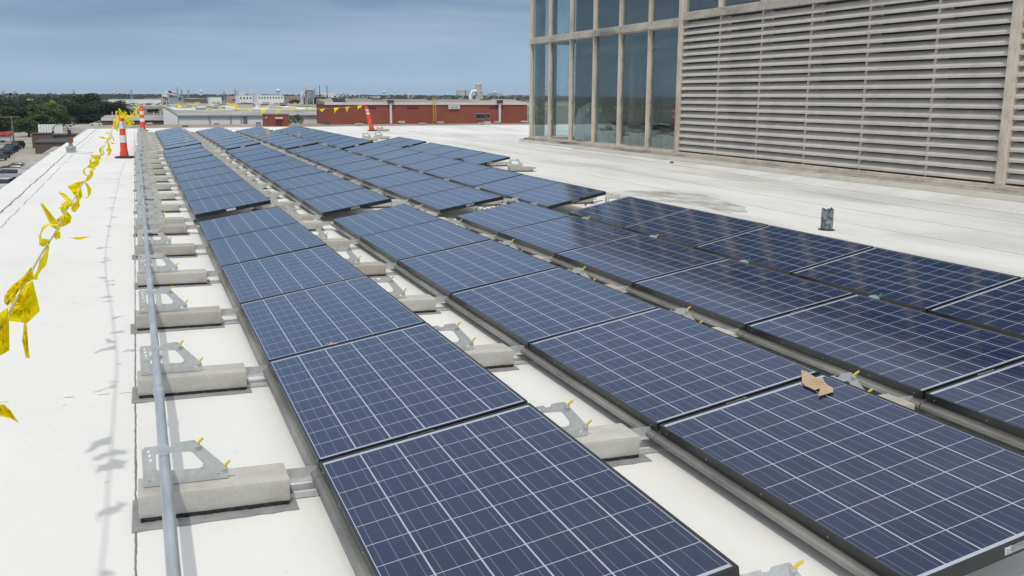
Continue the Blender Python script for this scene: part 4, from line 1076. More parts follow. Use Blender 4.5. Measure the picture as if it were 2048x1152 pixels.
# gable shoulder at its left end
sh = empty('gabled_shed', (0, YW_ - .5, GRD)); tag(sh, 'white gabled shed end sloping down toward the white metal building', 'shed')
g0 = yp(328, 249, YW_); g1 = yp(357, 249, YW_); gt = yp(328, 216, YW_).z - GRD; g2 = zt - GRD
part('wall', MB().prism([(g1.x - 4.0, 0), (g1.x - .1, 0), (g1.x - .1, g2), (g0.x, gt), (g0.x, gt - 3)], 'y', 0, .5), 'white_metal', sh)
part('roof', MB().add([(g0.x, 0, gt + .05), (g1.x, 0, g2 + .05), (g1.x, 40, g2 + .05), (g0.x, 40, gt + .05), (g0.x, 0, gt + .4), (g1.x, 0, g2 + .4), (g1.x, 40, g2 + .4), (g0.x, 40, gt + .4)], [(0, 1, 2, 3), (4, 5, 6, 7), (0, 1, 5, 4), (1, 2, 6, 5), (2, 3, 7, 6), (3, 0, 4, 7)]), 'grey_roof', sh)
# shrub in front of the white wall beside the hut
# low brown building with pale roof
e, hw, H, Yf = building(205, 343, 250, 237.5, GRD, 42, 'brown_metal', 'grey_roof', 'low dark brown building with a pale grey roof left of the white building', name='brown_building', trim=.5, Y=300)
for i, px in enumerate((225, 232, 308, 322)):
    t = yp(px, 233, Yf + 12); o = MB().tube([(0, 0, 0), (0, 0, 1.6)], .12, 6).build('vent_stack', M['trim_white'], loc=(t.x, Yf + 12, GRD + H + .26)); tag(o, ['left', 'second', 'third', 'right'][i] + ' thin white stack on the low brown building roof', 'vent stack', 'thin stacks on the low brown building')

# left side: sheds, walls, trailer, pole
qa = gp(38, 338, -7.4); qb = gp(70, 294, -7.4)
e = empty('grey_roof_building', (qa.x, qa.y, GRD)); dpt = qb.y - qa.y; tag(e, 'low building with a grey patched roof and white fascia beside our roof', 'building')
part('wall', MB().box(0, 12.8, 0, dpt, 0, 3.5), 'maroon', e); part('fascia', MB().box(-.15, 12.9, -.15, dpt + .1, 3.51, 4.05), 'trim_white', e); part('roof', MB().box(-.02, 12.8, .02, dpt - .02, 4.051, 4.13), 'grey_roof', e)
for (x, y) in ((2.0, 3.0), (6.0, 20.0)): part('roof_unit', MB().box(x, x + 1.1, y, y + 1.1, 4.14, 4.7), 'dark_roof', e)
part('patch', MB().box(3, 12, 14, 26, 4.131, 4.15), 'tan_roof', e)
e, hw, H, Yf = building(65, 106, 292, 268, GRD, 3, 'brown_metal', 'brown_metal', 'tall brown screen wall left of the gooseneck pipe', name='screen_wall', cat='wall', Y=262)
e, hw, H, Yf = building(107, 160, 292, 271, GRD, 9, 'brown_metal', 'dark_roof', 'lower brown wall block behind the gooseneck pipe', name='screen_wall', cat='wall', Y=266)
e, hw, H, Yf = building(70, 142, 296, 286, GRD, 18, 'brown_metal', 'dark_roof', 'low dark roofed annex in front of the brown walls', name='annex', Y=236)
tq = gp(78, 275, GRD); tq2 = gp(120, 275, GRD)
e = empty('trailer', (tq.x, tq.y, GRD)); Lw = 6.8; Ht = 3.9
bd = part('body', MB().box(0, Lw, 0, 2.6, 1.0, Ht), 'white_metal', e)
rb = MB()
for i in range(1, 9): rb.box(i * Lw / 9 - .05, i * Lw / 9 + .04, -.05, -.003, 1.0, Ht)
part('rib', rb, 'grey_metal', bd)
for x in (1.0, 2.0, 5.8): part('wheel', MB().tube([(x, -.05, .5), (x, .3, .5)], .5, 12), 'rubber', e)
tag(e, 'white ribbed box trailer parked behind the brown screen wall', 'trailer')
def pole(px, pyb, pyt, lab, arms=True, cls='utility_pole', r=.16, mat='wood', cat='utility pole', zg=GRD, Y=None, group=None):
    q = gp(px, pyb, zg) if Y is None else yp(px, pyb, Y); Yq = q.y; t = yp(px, pyt, Yq).z
    e = empty(cls, (q.x, Yq, zg)); part('shaft', MB().tube([(0, 0, 0), (0, 0, t - zg)], [r * 1.2, r * .8], 8), mat, e)
    if arms: part('crossarm', MB().box(-1.9, 1.9, -.09, .09, t - zg - .35, t - zg - .12), mat, e)
    tag(e, lab, cat, group); return e, t - zg
pole(29, 297, 232, 'wooden utility pole with one crossarm on the far left', r=.2)
e, hh = pole(25, 262, 246, 'shorter wooden pole behind the left utility pole', arms=False, r=.15)
q = gp(12, 290, GRD); e = empty('canopy_stand', (q.x, q.y, GRD))
for x in (-1.4, 1.2):
    for y in (0, 2.2): part('leg', MB().box(x - .06, x + .06, y - .06, y + .06, 0, 2.5), 'grey_metal', e)
part('awning', MB().prism([(-1.8, 2.5), (1.6, 2.5), (1.4, 3.3), (-1.5, 3.3)], 'y', -.4, 2.6), 'red_awning', e); part('counter', MB().box(-1.5, 1.3, .1, 2.1, 1.2, 2.2), 'trim_white', e)
tag(e, 'red awning stand by the road on the far left', 'stand')
# chain fence line (low rails) by the lot
fe = empty('lot_fence', (-30, 268, GRD)); tag(fe, 'low pale fence between the lot and the road', 'fence')
for i in range(9): part('post', MB().box(-8 + i * 2.6, -7.9 + i * 2.6, 0, .1, 0, 1.9), 'grey_metal', fe)
part('rail', MB().box(-8, 13, -.02, .02, 1.8, 1.9).box(-8, 13, -.02, .02, .9, .98), 'grey_metal', fe)

# ------------------------------------------------------------------ cars
def car_proto(kind, paintm):
    L_, W2, H_ = {'sedan': (4.6, .9, 1.45), 'suv': (4.8, .97, 1.85), 'pickup': (5.6, 1.0, 1.85)}[kind]
    e = empty('parked_car')
    if kind == 'sedan': body = [(-2.3, .35), (2.3, .35), (2.32, .75), (2.15, .92), (1.2, 1.0), (-1.7, 1.02), (-2.28, .95), (-2.32, .6)]; cab = [(1.15, 1.0), (.45, 1.42), (-.95, 1.45), (-1.65, 1.02)]
    elif kind == 'suv': body = [(-2.35, .4), (2.4, .4), (2.42, .95), (2.2, 1.1), (1.25, 1.18), (-2.3, 1.2), (-2.4, .7)]; cab = [(1.2, 1.18), (.55, 1.78), (-2.05, 1.85), (-2.32, 1.2)]
    else: body = [(-2.8, .5), (2.8, .5), (2.82, 1.05), (2.6, 1.18), (1.6, 1.25), (-2.75, 1.25), (-2.82, .7)]; cab = [(1.55, 1.25), (.95, 1.85), (-.75, 1.88), (-.95, 1.25)]
    vs = []; n = len(body)
    bdy = MB().prism(body, 'x', -W2, W2)
    bdy.v = [(p[0], p[1], p[2]) for p in bdy.v]
    part_ = link('body', bdy.mesh('body', paintm, True, .07, 2), e)
    c2 = MB(); k = len(cab)
    vs = [(-W2 * .97, y, z) if z < 1.3 else (-W2 * .78, y, z) for y, z in cab] + [(W2 * .97, y, z) if z < 1.3 else (W2 * .78, y, z) for y, z in cab]
    c2.add(vs, [tuple(range(k))[::-1], tuple(range(k, 2 * k))] + [(i, (i + 1) % k, k + (i + 1) % k, k + i) for i in range(k)])
    link('windows', c2.mesh('windows', M['dark_glass'], True, .03, 2), e)
    ry0 = min(y for y, z in cab if z > 1.3); ry1 = max(y for y, z in cab if z > 1.3); zt_ = max(z for y, z in cab)
    link('roof_panel', MB().box(-W2 * .76, W2 * .76, ry0 - .03, ry1 + .03, zt_ - .03, zt_ + .035).mesh('roof_panel', paintm, True, .02, 1), e)
    for x in (-W2, W2):
        for y in (-1.4, 1.45):
            link('wheel', MB().tube([(x * .80, y, .34), (x * 1.01, y, .34)], .34, 12).mesh('wheel', M['rubber']), e)
    for x in (-W2 * .7, W2 * .7):
        link('headlight', MB().box(x - .18, x + .18, body[2][0] - .06, body[2][0] + .015, .68, .82).mesh('headlight', M['trim_white']), e)
    return e
car_protos = {}
def car(px, py, kind, paintk, rz, lab, group, z=GRD):
    q = gp(px, py, z); key = (kind, paintk)
    if key not in car_protos: car_protos[key] = car_proto(kind, CARP[paintk]); KIDS[car_protos[key].name] = list(car_protos[key].children); e = car_protos[key]
    else: e = copy_tree(car_protos[key])
    e.location = (q.x, q.y, z + .04); e.rotation_euler = (0, 0, rz); tag(e, lab, 'car', group); return e
LG = 'dark cars parked in a row on the far left'
for i, (px, py, kd, pc) in enumerate([(-4, 322, 'sedan', 'grey'), (3, 317, 'suv', 'black'), (9, 311.5, 'sedan', 'grey'), (15, 308, 'sedan', 'black'), (21, 304.5, 'suv', 'black'), (27, 300.5, 'sedan', 'grey'), (34, 297.5, 'suv', 'black')]):
    car(px, py, kd, pc, R(158), '%s %s parked at the left, %s of its row' % ({'black': 'black', 'grey': 'dark grey'}[pc], {'sedan': 'sedan', 'suv': 'tall car'}[kd], ['frontmost', 'second', 'third', 'fourth', 'fifth', 'sixth', 'rearmost'][i]), LG)
car(12, 385, 'pickup', 'white', R(80), 'white pickup truck below the left roof edge', 'light cars below the roof edge')
car(14, 362, 'suv', 'silver', R(82), 'silver car just behind the white pickup truck', 'light cars below the roof edge')
car(30, 350, 'sedan', 'white', R(82), 'white car in front of the maroon wall', 'light cars below the roof edge')
car(33, 343, 'sedan', 'maroon', R(82), 'maroon sedan beside the white car near the maroon wall', 'light cars below the roof edge')
for i, (px, py, kd, pc, rz) in enumerate([(134, 253.5, 'sedan', 'silver', 80), (141, 250.5, 'sedan', 'grey', 80), (148, 248, 'suv', 'maroon', 80), (157, 245.5, 'sedan', 'black', 80), (145, 243, 'pickup', 'white', 88), (192, 251, 'sedan', 'white', 88), (200, 248, 'sedan', 'grey', 88)]):
    car(px, py, kd, pc, R(rz), ['silver sedan nearest in the lot by the dark trees', 'grey sedan behind the silver sedan in the lot', 'maroon tall car in the lot by the trees', 'black sedan at the end of the lot row', 'white pickup truck farthest back in the lot by the trees', 'white sedan alone in the middle of the lot', 'grey sedan at the corner of the low brown building'][i], 'cars in the lot by the dark trees')
rr = random.Random(4)
tiny = {}
for pc in ('white', 'grey', 'silver', 'maroon', 'black', 'blue'):
    tiny[pc] = MB().prism([(-2.3, .2), (2.3, .2), (2.3, .9), (1.2, 1.0), (.5, 1.5), (-1.0, 1.5), (-1.7, 1.0), (-2.3, .95)], 'x', -.9, .9).mesh('car', CARP[pc], True, .08, 2)
rows_ = [(206.5, 232, 340), (208, 236, 336), (210, 245, 420), (207, 360, 470), (211.5, 360, 420), (204.5, 520, 580)]
for (py, a, b) in rows_:
    px = a
    while px < b:
        px += rr.choice((5.0, 5.5, 6.5, 9)) ; pc = rr.choice(('white', 'grey', 'silver', 'maroon', 'black', 'white', 'blue', 'grey'))
        q = gp(px, py + rr.uniform(-.15, .15), GRD); o = link('distant_car', tiny[pc], None, (q.x, q.y, GRD + .05)); o.rotation_euler = (0, 0, R(90) + rr.uniform(-.1, .1))
        tag(o, 'tiny %s car in the far away crowded car park' % pc, 'car', 'tiny %s cars in the far car park' % pc)

# ------------------------------------------------------------------ trees
def crown_mesh(name, mat, lumps, n, leaf, seed):
    rnd = random.Random(seed); vs = []; fs = []
    tot = sum(l[3] ** 2 for l in lumps)
    for (cx, cy, cz, r, sq) in lumps:
        m = int(n * r * r / tot)
        for _ in range(m):
            u = rnd.uniform(-1, 1); a = rnd.uniform(0, 6.283); s = math.sqrt(1 - u * u); rad = r * (rnd.random() ** .33) * (1 + .22 * noise.noise(Vector((math.cos(a) * s * 2.2 + cx, math.sin(a) * s * 2.2 + cy, u * 2.2 + seed))))
            c = Vector((cx + rad * s * math.cos(a), cy + rad * s * math.sin(a), cz + rad * u * sq))
            d1 = Vector((rnd.gauss(0, 1), rnd.gauss(0, 1), rnd.gauss(0, .55))).normalized(); d2 = d1.cross(Vector((rnd.gauss(0, 1), rnd.gauss(0, 1), rnd.gauss(0, 1)))).normalized()
            l = leaf * rnd.uniform(.6, 1.3); k = len(vs)
            vs += [c - d1 * l, c - d2 * l * .7, c + d1 * l, c + d2 * l * .7]; fs.append((k, k + 1, k + 2, k + 3))
    me = bpy.data.meshes.new(name); me.from_pydata([tuple(v) for v in vs], [], fs); me.materials.append(mat); return me
def lumps_for(seed, R_=3.4, H_=9.0, n=13):
    rnd = random.Random(seed); L_ = [(0, 0, H_ * .58, R_ * .85, 1.0)]
    for i in range(n):
        a = rnd.uniform(0, 6.28); h = rnd.uniform(.16, .86); q = R_ * .66 * (1 - abs(h - .45) * .8); L_.append((q * math.cos(a), q * math.sin(a), H_ * h, R_ * rnd.uniform(.32, .55), rnd.uniform(.7, .95)))
    return L_
def tree_proto(seed, mat, name='broadleaf_tree', R_=3.4, H_=9.0, n=7000, leaf=.25):
    e = empty(name); rnd = random.Random(seed)
    t = MB(); t.tube([(0, 0, 0), (.1, 0, H_ * .2), (0, .1, H_ * .45), (0, 0, H_ * .7)], [.32, .26, .2, .08], 8)
    for i in range(6):
        a = rnd.uniform(0, 6.28); h = H_ * rnd.uniform(.2, .5); t.tube([(0, 0, h), (R_ * .3 * math.cos(a), R_ * .3 * math.sin(a), h + H_ * .12), (R_ * .6 * math.cos(a), R_ * .6 * math.sin(a), h + H_ * .25)], [.13, .09, .04], 6)
    t.build('trunk', M['bark'], e)
    link('crown', crown_mesh('crown', mat, lumps_for(seed, R_, H_), n, leaf, seed), e); KIDS[e.name] = list(e.children)
    return e
TP = [tree_proto(21, M['leaf_dark']), tree_proto(22, M['leaf_dark']), tree_proto(23, M['leaf_mid']), tree_proto(24, M['leaf_mid'])]
tused = set()
def tree(px, pyb, pyt, wpx, kind, lab, group):
    q = gp(px, pyb, GRD); top = yp(px, pyt, q.y).z - GRD; dist = (q - CAM).dot(CW); wid = wpx / F_PX * dist
    p = TP[kind]
    if kind in tused: e = copy_tree(p)
    else: tused.add(kind); e = p
    e.location = (q.x, q.y, GRD); sxy = wid / 6.6; e.scale = (sxy, sxy, top / 9.0); e.rotation_euler = (0, 0, random.uniform(0, 6.28)); tag(e, lab, 'tree', group); return e
G1 = 'dark trees behind the lot'; G2 = 'lighter trees along the road'
pos_words = ['', '']
specs = [(8, 262, 204, 52, 0, 'tall dark tree cut by the left picture edge', G1), (-8, 285, 222, 60, 0, 'dark tree at the far left edge, in front of the tallest one', G1), (52, 250, 209, 62, 1, 'rounded dark tree behind the left utility pole', G1),
 (92, 262, 206, 66, 2, 'broad mid green tree in the middle of the roadside group', G2), (58, 274, 236, 50, 3, 'low green tree above the brown screen wall', G2), (84, 271, 226, 58, 2, 'leafy green tree behind the white trailer', G2), (112, 258, 203, 60, 3, 'mid green tree touching the dark tree mass', G2), (38, 262, 238, 30, 3, 'small green tree beside the utility pole', G2),
 (140, 248, 193, 62, 0, 'dark tree at the left of the dense mass behind the lot', G1), (172, 246, 184, 64, 1, 'tallest dark tree of the dense mass, its top above the horizon', G1), (203, 247, 196, 64, 0, 'wide dark tree right of the tallest one', G1), (232, 246, 199, 50, 1, 'dark tree behind the nearest cone', G1), (160, 246, 205, 60, 0, 'lower dark tree above the parked cars', G1), (190, 246, 204, 60, 1, 'lower dark tree behind the white sedan', G1),
 (252, 240, 213, 34, 0, 'small dark tree right of the nearest cone', G1), (306, 226, 217, 26, 1, 'little dark tree left of the gabled shed', G1), (118, 234, 196, 46, 1, 'dark tree rising behind the roadside group', G1), (30, 236, 192, 56, 0, 'distant dark tree above the utility pole', G1),
 (640, 214, 192, 56, 0, 'dark tree right of the grey hopper silo', 'dark trees beyond the white building'), (620, 214, 196, 30, 1, 'small dark tree touching the hopper silo', 'dark trees beyond the white building'), (668, 213, 200, 30, 1, 'low dark tree behind the arched shed', 'dark trees beyond the white building'),
 (488, 214, 204, 26, 0, 'dark bush tree in front of the two storey white building', 'dark trees beyond the white building'), (505, 214, 205.5, 22, 1, 'right one of two dark bush trees before the two storey building', 'dark trees beyond the white building'), (590, 208, 198, 24, 0, 'dark tree left of the hopper silo', 'dark trees beyond the white building')]
for s_ in specs: tree(*s_)
# leafy plants growing by the small hut
pl = crown_mesh('shrub', M['leaf_mid'], [(-1.6, 0, 1.1, 1.0, 1.3), (0, 0, 1.3, 1.1, 1.3), (1.6, 0, 1.0, 1.0, 1.2), (.8, 0, 2.0, .8, 1.3)], 1500, .14, 5)
q = gp(591, 248, LOW); o = link('shrub', pl, None, (q.x, q.y, LOW)); tag(o, 'green upright shrub between the brick hut and the white wall', 'shrub')
q = gp(704, 247.5, LOW); o = link('shrub', pl, None, (q.x, q.y, LOW)); o.scale = (.8, .8, .35); tag(o, 'low green weeds at the foot of the brick wall', 'shrub')
# far woods
def woods(name, dist, depth, h0, h1, n, leaf, seed, az0=-34, az1=34, keep=None):
    rnd = random.Random(seed); vs = []; fs = []
    for i in range(n):
        az = R(21.3 + rnd.uniform(az0, az1)); d = dist + rnd.random() * depth
        if keep and not keep(az, d): continue
        x = CAM.x + d * math.sin(az); y = CAM.y + d * math.cos(az); hh = rnd.uniform(h0, h1) * (1 + .35 * noise.noise(Vector((x * .01, y * .01, seed)))); r = hh * rnd.uniform(.45, .75)
        for k in range(26):
            u = rnd.uniform(-1, 1); a = rnd.uniform(0, 6.28); s = math.sqrt(1 - u * u); rr_ = r * rnd.uniform(.7, 1.05)
            c = Vector((x + rr_ * s * math.cos(a), y + rr_ * s * math.sin(a), GRD + hh * .5 + hh * .5 * u))
            d1 = Vector((rnd.gauss(0, 1), rnd.gauss(0, 1), rnd.gauss(0, .5))).normalized(); d2 = d1.cross(Vector((rnd.gauss(0, 1), rnd.gauss(0, 1), rnd.gauss(0, 1)))).normalized(); l = leaf * rnd.uniform(.7, 1.3)
            m = len(vs); vs += [c - d1 * l, c - d2 * l * .75, c + d1 * l, c + d2 * l * .75]; fs.append((m, m + 1, m + 2, m + 3))
    me = bpy.data.meshes.new(name); me.from_pydata([tuple(v) for v in vs], [], fs); me.materials.append(M['leaf_far'])
    o = link(name, me); tag(o, None, kind='stuff'); return o
o = woods('distant_woods', 2300, 1500, 9, 14, 2600, 2.3, 31, -36, 36); tag(o, 'hazy belt of distant woods along the horizon', 'woods', None, 'stuff')
o = woods('left_woods', 560, 900, 8, 12.5, 620, 1.1, 32, -34, -23.2, keep=lambda az, d: True); tag(o, 'dark woods filling the land on the left behind the roadside trees', 'woods', None, 'stuff')
o = woods('horizon_woods', 5200, 3500, 10, 15, 1800, 6, 33, -36, 36); tag(o, 'thin pale line of woods farthest away on the horizon', 'woods', None, 'stuff')

# ------------------------------------------------------------------ far buildings
B = lambda *a, **k: building(*a, **k)
far = [
 (218, 322, 207, 199, 'white_metal', 'tan_roof', 'long low pale building at the left behind the car park', None), (290, 316, 206, 197, 'brown_metal', 'grey_roof', 'small brown hipped building beside the long pale one', None),
 (372, 420, 209, 198, 'brown_metal', 'tan_roof', 'tan roofed building in front of the dark far trees', None), (421, 444, 211, 195, 'white_metal', 'tan_roof', 'white building with two dark door openings', (2, 9, 9, .35)), (438, 446, 200, 190, 'white_metal', 'white_roof', 'small white box building on a rise', None),
 (459, 478, 207, 193, 'salmon', 'tan_roof', 'small grey tan building left of the two storey white building', (1, 16, 6, .5)), (478, 506, 208, 191, 'white_metal', 'white_roof', 'left wing of the two storey white building', (4, 5, 6, .7)), (515, 568, 207, 191, 'white_metal', 'white_roof', 'right wing of the two storey white building with nine windows', (9, 5, 6, .72)),
 (478, 492, 192, 183, 'white_metal', 'white_roof', 'plain white block rising behind the two storey building', None), (511, 527, 192, 187, 'white_metal', 'white_roof', 'thin white roofed building behind the windowed one', None),
 (568, 603, 202, 193, 'salmon', 'tan_roof', 'salmon coloured flat building left of the silo', (5, 8, 5, .5)), (638, 672, 192, 185, 'white_metal', 'white_roof', 'long white building on the horizon right of the silo', None),
 (600, 700, 200, 191, 'white_metal', 'white_roof', 'long pale warehouse behind the dark trees', None), (705, 770, 200, 193, 'white_metal', 'white_roof', 'white warehouse above the arched shed', None), (712, 736, 202, 195, 'grey_metal', 'dark_roof', 'grey garage block in front of the white warehouse', None),
 (795, 845, 200, 193, 'salmon', 'tan_roof', 'tan building with piers in front of the far woods', (7, 5, 5, .5)), (770, 800, 199, 193, 'white_metal', 'white_roof', 'pale warehouse between the grey garage and tan building', None),
 (873, 886, 200, 191, 'salmon', 'tan_roof', 'small salmon block right of the yellow ladder', None), (893, 936, 199, 191, 'salmon', 'tan_roof', 'long tan brick building left of the pale tower', None), (895, 935, 202, 196, 'grey_metal', 'white_roof', 'low green grey building in front of the tan brick one', None),
 (932, 946, 197, 181, 'light_conc', 'white_roof', 'pale square block left of the round tower', None), (996, 1006, 198, 187, 'light_conc', 'tan_roof', 'small pale house block right of the round tower', None), (1022, 1034, 198, 192, 'white_metal', 'white_roof', 'white flat building near the penthouse corner', None), (1042, 1062, 200, 190, 'salmon', 'white_roof', 'pale building touching the penthouse corner', None),
 (700, 712, 196, 188, 'white_metal', 'white_roof', 'pale gabled building above the arched shed', None)]
for (a, b, pb, pt, wm, rm, lab, wins) in far:
    Yd = gp((a + b) / 2, max(pb, 199.5), GRD).y
    building(a, b, pb, pt, GRD, Yd * .035, wm, rm, lab, 'far buildings beyond the plant', wins=wins, Y=Yd, parapet=.6)
# roofs of the sprawling plant beyond the white metal building
HALLS = []
for (a, b, pt, Yd, dp, rm, lab) in [(352, 470, 222.5, 392, 110, 'white_roof', 'flat white roofed hall just behind the grey roof, left part'), (480, 664, 221.5, 400, 130, 'white_roof', 'flat white roofed hall just behind the grey roof, right part'), (345, 560, 213.5, 570, 90, 'tan_roof', 'wide tan roofed hall behind the white roofed halls'), (560, 670, 213, 590, 120, 'grey_roof', 'grey roofed hall under the hopper silo')]:
    e_, hw_, H_, Y_ = building(a, b, 226, pt, GRD, dp, 'white_metal', rm, lab, 'flat halls of the plant', Y=Yd, parapet=.5)
    HALLS.append((e_.location.x - hw_, e_.location.x + hw_, Yd, dp, GRD + H_ + .51))
rr = random.Random(9)
for i in range(64):
    h_ = HALLS[rr.choice((0, 0, 1, 1, 1, 2, 2, 3))]; x_ = rr.uniform(h_[0] + 3, h_[1] - 3); y_ = h_[2] + rr.uniform(4, h_[3] - 5); w_ = rr.uniform(1.5, 6.0); t_ = rr.uniform(.6, 1.7)
    m = MB(); m.box(-w_ / 2, w_ / 2, 0, 2.4, 0, t_ * .8); m.box(-w_ / 2 - .2, w_ / 2 + .2, -.2, 2.6, t_ * .8 + .01, t_)
    mk = rr.choice(('light_conc', 'grey_metal', 'dark_roof', 'white_roof', 'yellow_sky', 'tan_roof'))
    o = m.build('rooftop_unit', M[mk], loc=(x_, y_, h_[4])); c_ = {'light_conc': 'pale', 'white_roof': 'white', 'grey_metal': 'grey', 'dark_roof': 'dark', 'yellow_sky': 'yellow', 'tan_roof': 'tan'}[mk]
    tag(o, 'small %s rooftop unit on the flat halls of the plant' % c_, 'rooftop unit', 'small %s rooftop units on the flat halls' % c_)
# yellow tree and yellow roofed house among the left trees
ty = tree_proto(41, M['leaf_yellow'], n=2200, leaf=.3); q2 = yp(106, 214, 545); zt2 = yp(106, 196.5, 545).z - GRD; ty.location = (q2.x, 545, GRD); ty.scale = (.62, .62, zt2 / 9.0)
tag(ty, 'bright yellow tree standing out among the dark trees', 'tree')
building(56, 75, 214, 202, GRD, 8, 'salmon', 'yellow_sky', 'house with a yellow roof among the dark trees on the left', None, Y=900, parapet=1.6)
# box sign and flagpoles
def flagpole(px, pyb, pyt, cols, lab, Yd, s):
    q = yp(px, pyb, Yd); t = yp(px, pyt, Yd).z; e = empty('flagpole', (q.x, Yd, GRD)); H = t - GRD
    part('shaft', MB().tube([(0, 0, 0), (0, 0, H)], [.35, .22], 8), 'trim_white', e)
    fl_ = MB(); n = 8
    for i in range(n):
        for j in range(4):
            x0, x1 = s * i / n, s * (i + 1) / n; z0, z1 = H - s * .62 + s * .62 * j / 4, H - s * .62 + s * .62 * (j + 1) / 4
            f_ = lambda x, z: (x + .2, .35 * math.sin(x * 1.6 / s * 4), z - .22 * x)
            fl_.cur = (1 if (len(cols) > 1 and i < 3 and j >= 2) else (2 if len(cols) > 2 and j % 2 else 0)); fl_.quad(f_(x0, z0), f_(x1, z0), f_(x1, z1), f_(x0, z1))
    fl_.build('flag', [M[c] for c in cols], e); tag(e, lab, 'flagpole', 'flagpoles by the far buildings')
flagpole(325, 206, 186, ['flag_white'], 'left flagpole with a small white flag', 900, 4.5)
flagpole(338, 206, 181, ['flag_red', 'flag_blue', 'flag_white'], 'middle flagpole with a striped red and white flag', 900, 6.5)
flagpole(351, 206, 186, ['flag_green'], 'right flagpole with a pale green flag', 900, 4.5)
e, hw, H, Yf = building(341, 356, 206, 195, GRD, 10, 'pale_blue', 'pale_blue', 'pale blue grey box sign structure below the flags', name='box_sign', cat='sign', Y=760, parapet=.1)
# hopper silo
Yd = 620; c0 = yp(620, 214, Yd); s0 = (c0 - CAM).dot(CW) / F_PX
e = empty('hopper_silo', (c0.x, Yd, GRD)); zt = yp(620, 181, Yd).z - GRD; zm = yp(620, 195, Yd).z - GRD; zl_ = yp(620, 208, Yd).z - GRD; r_ = 8.5 * s0
part('tank', MB().lathe([(r_, zm), (r_, zt - .4), (r_ * .8, zt), (r_ * .2, zt + .5)], n=22), 'grey_metal', e, smooth=True)
part('hopper_cone', MB().lathe([(.6, zl_), (r_ * .98, zm - .02)], n=22), 'grey_metal', e, smooth=True)
for (x, y) in ((-.8, -.8), (.8, -.8), (.8, .8), (-.8, .8)): part('leg', MB().tube([(x * r_ * 1.1, y * r_ * 1.1, 0), (x * r_ * .85, y * r_ * .85, zm)], .28, 6), 'light_conc', e)
part('platform', MB().box(-r_, r_, -r_, r_, zt + .1, zt + .4).box(-r_ * .9, r_ * .2, -r_ * .5, r_ * .5, zt + .41, zt + 2.2), 'light_conc', e)
part('duct', MB().tube([(-r_ * 1.9, -1, 4), (-r_ * 1.9, -1, zt - 3), (-r_ * 1.5, -1, zt - 1), (-r_ * .6, -.5, zt)], .9, 10), 'light_conc', e, smooth=True)
tw = MB()
for z in range(3, int(zt), 3): tw.box(-r_ * 1.55, -r_ * 1.1, -1.6, -1.2, z, z + .3)
for x in (-1.55, -1.1): tw.box(x * r_ - .2, x * r_ + .2, -1.7, -1.3, 0, zt + 1)
part('ladder_tower', tw, 'salmon', e)
tag(e, 'big grey hopper silo on legs with a pale duct beside it', 'silo')
# pale round tower on the right
Yd = 900; c0 = yp(957, 200, Yd); s0 = (c0 - CAM).dot(CW) / F_PX; zt = yp(957, 168, Yd).z - GRD
e = empty('round_tower', (c0.x, Yd, GRD)); r_ = 6.3 * s0
part('shaft', MB().lathe([(r_, 0), (r_, zt - 1), (r_ * 1.1, zt - .9), (r_ * 1.1, zt), (r_ * .5, zt + .6)], n=22), 'light_conc', e, smooth=True)
part('side_pipe', MB().tube([(r_ * .95, -2, 0), (r_ * .95, -2, zt - 8), (r_ * .5, -2, zt - 6)], 1.1, 8), 'light_conc', e, smooth=True)
part('elbow_duct', MB().tube([(-r_ * 3, -3, 0), (-r_ * 3, -3, 14.5), (-r_ * 2.4, -3, 17.5), (-r_ * 1, -3, 17.5)], 1.5, 10), 'white_metal', e, smooth=True)
part('balcony', MB().box(r_ * 1.0, r_ * 1.7, -2.5, 0, zt - 14, zt - 13.4).box(r_ * 1.0, r_ * 1.7, -2.5, 0, zt - 9, zt - 8.4), 'grey_metal', e)
tag(e, 'tall pale round concrete tower with side pipes on the horizon', 'tower')
# water towers, pylons, poles
def water_tower(px, py, Yd, r, lab):
    c0 = yp(px, py, Yd); H = c0.z - GRD; e = empty('water_tower', (c0.x, Yd, GRD))
    part('tank', MB().lathe([(r * .1, H - r * .8), (r * .8, H - r * .5), (r, H), (r * .7, H + r * .5), (r * .1, H + r * .7)], n=16), 'flag_white', e, smooth=True)
    part('stem', MB().lathe([(r * .5, 0), (r * .16, 6), (r * .16, H - r * .75)], n=10), 'flag_white', e, smooth=True); tag(e, lab, 'water tower', 'white water towers on the horizon')
for a in [(556, 181, 3000, 8, 'white water tower left of the hopper silo'), (333, 186, 3000, 5, 'faint white water tower by the flags'), (402, 182.5, 4200, 8, 'faint white water tower right of the flags'), (768, 184, 4200, 8, 'white water tower above the leaning cone'), (791, 184, 4600, 6, 'smaller white water tower right of its neighbour'), (989, 184, 4200, 8, 'white water tower right of the round tower'), (228, 184, 4200, 6, 'faint white water tower above the nearest cone')]: water_tower(*a)
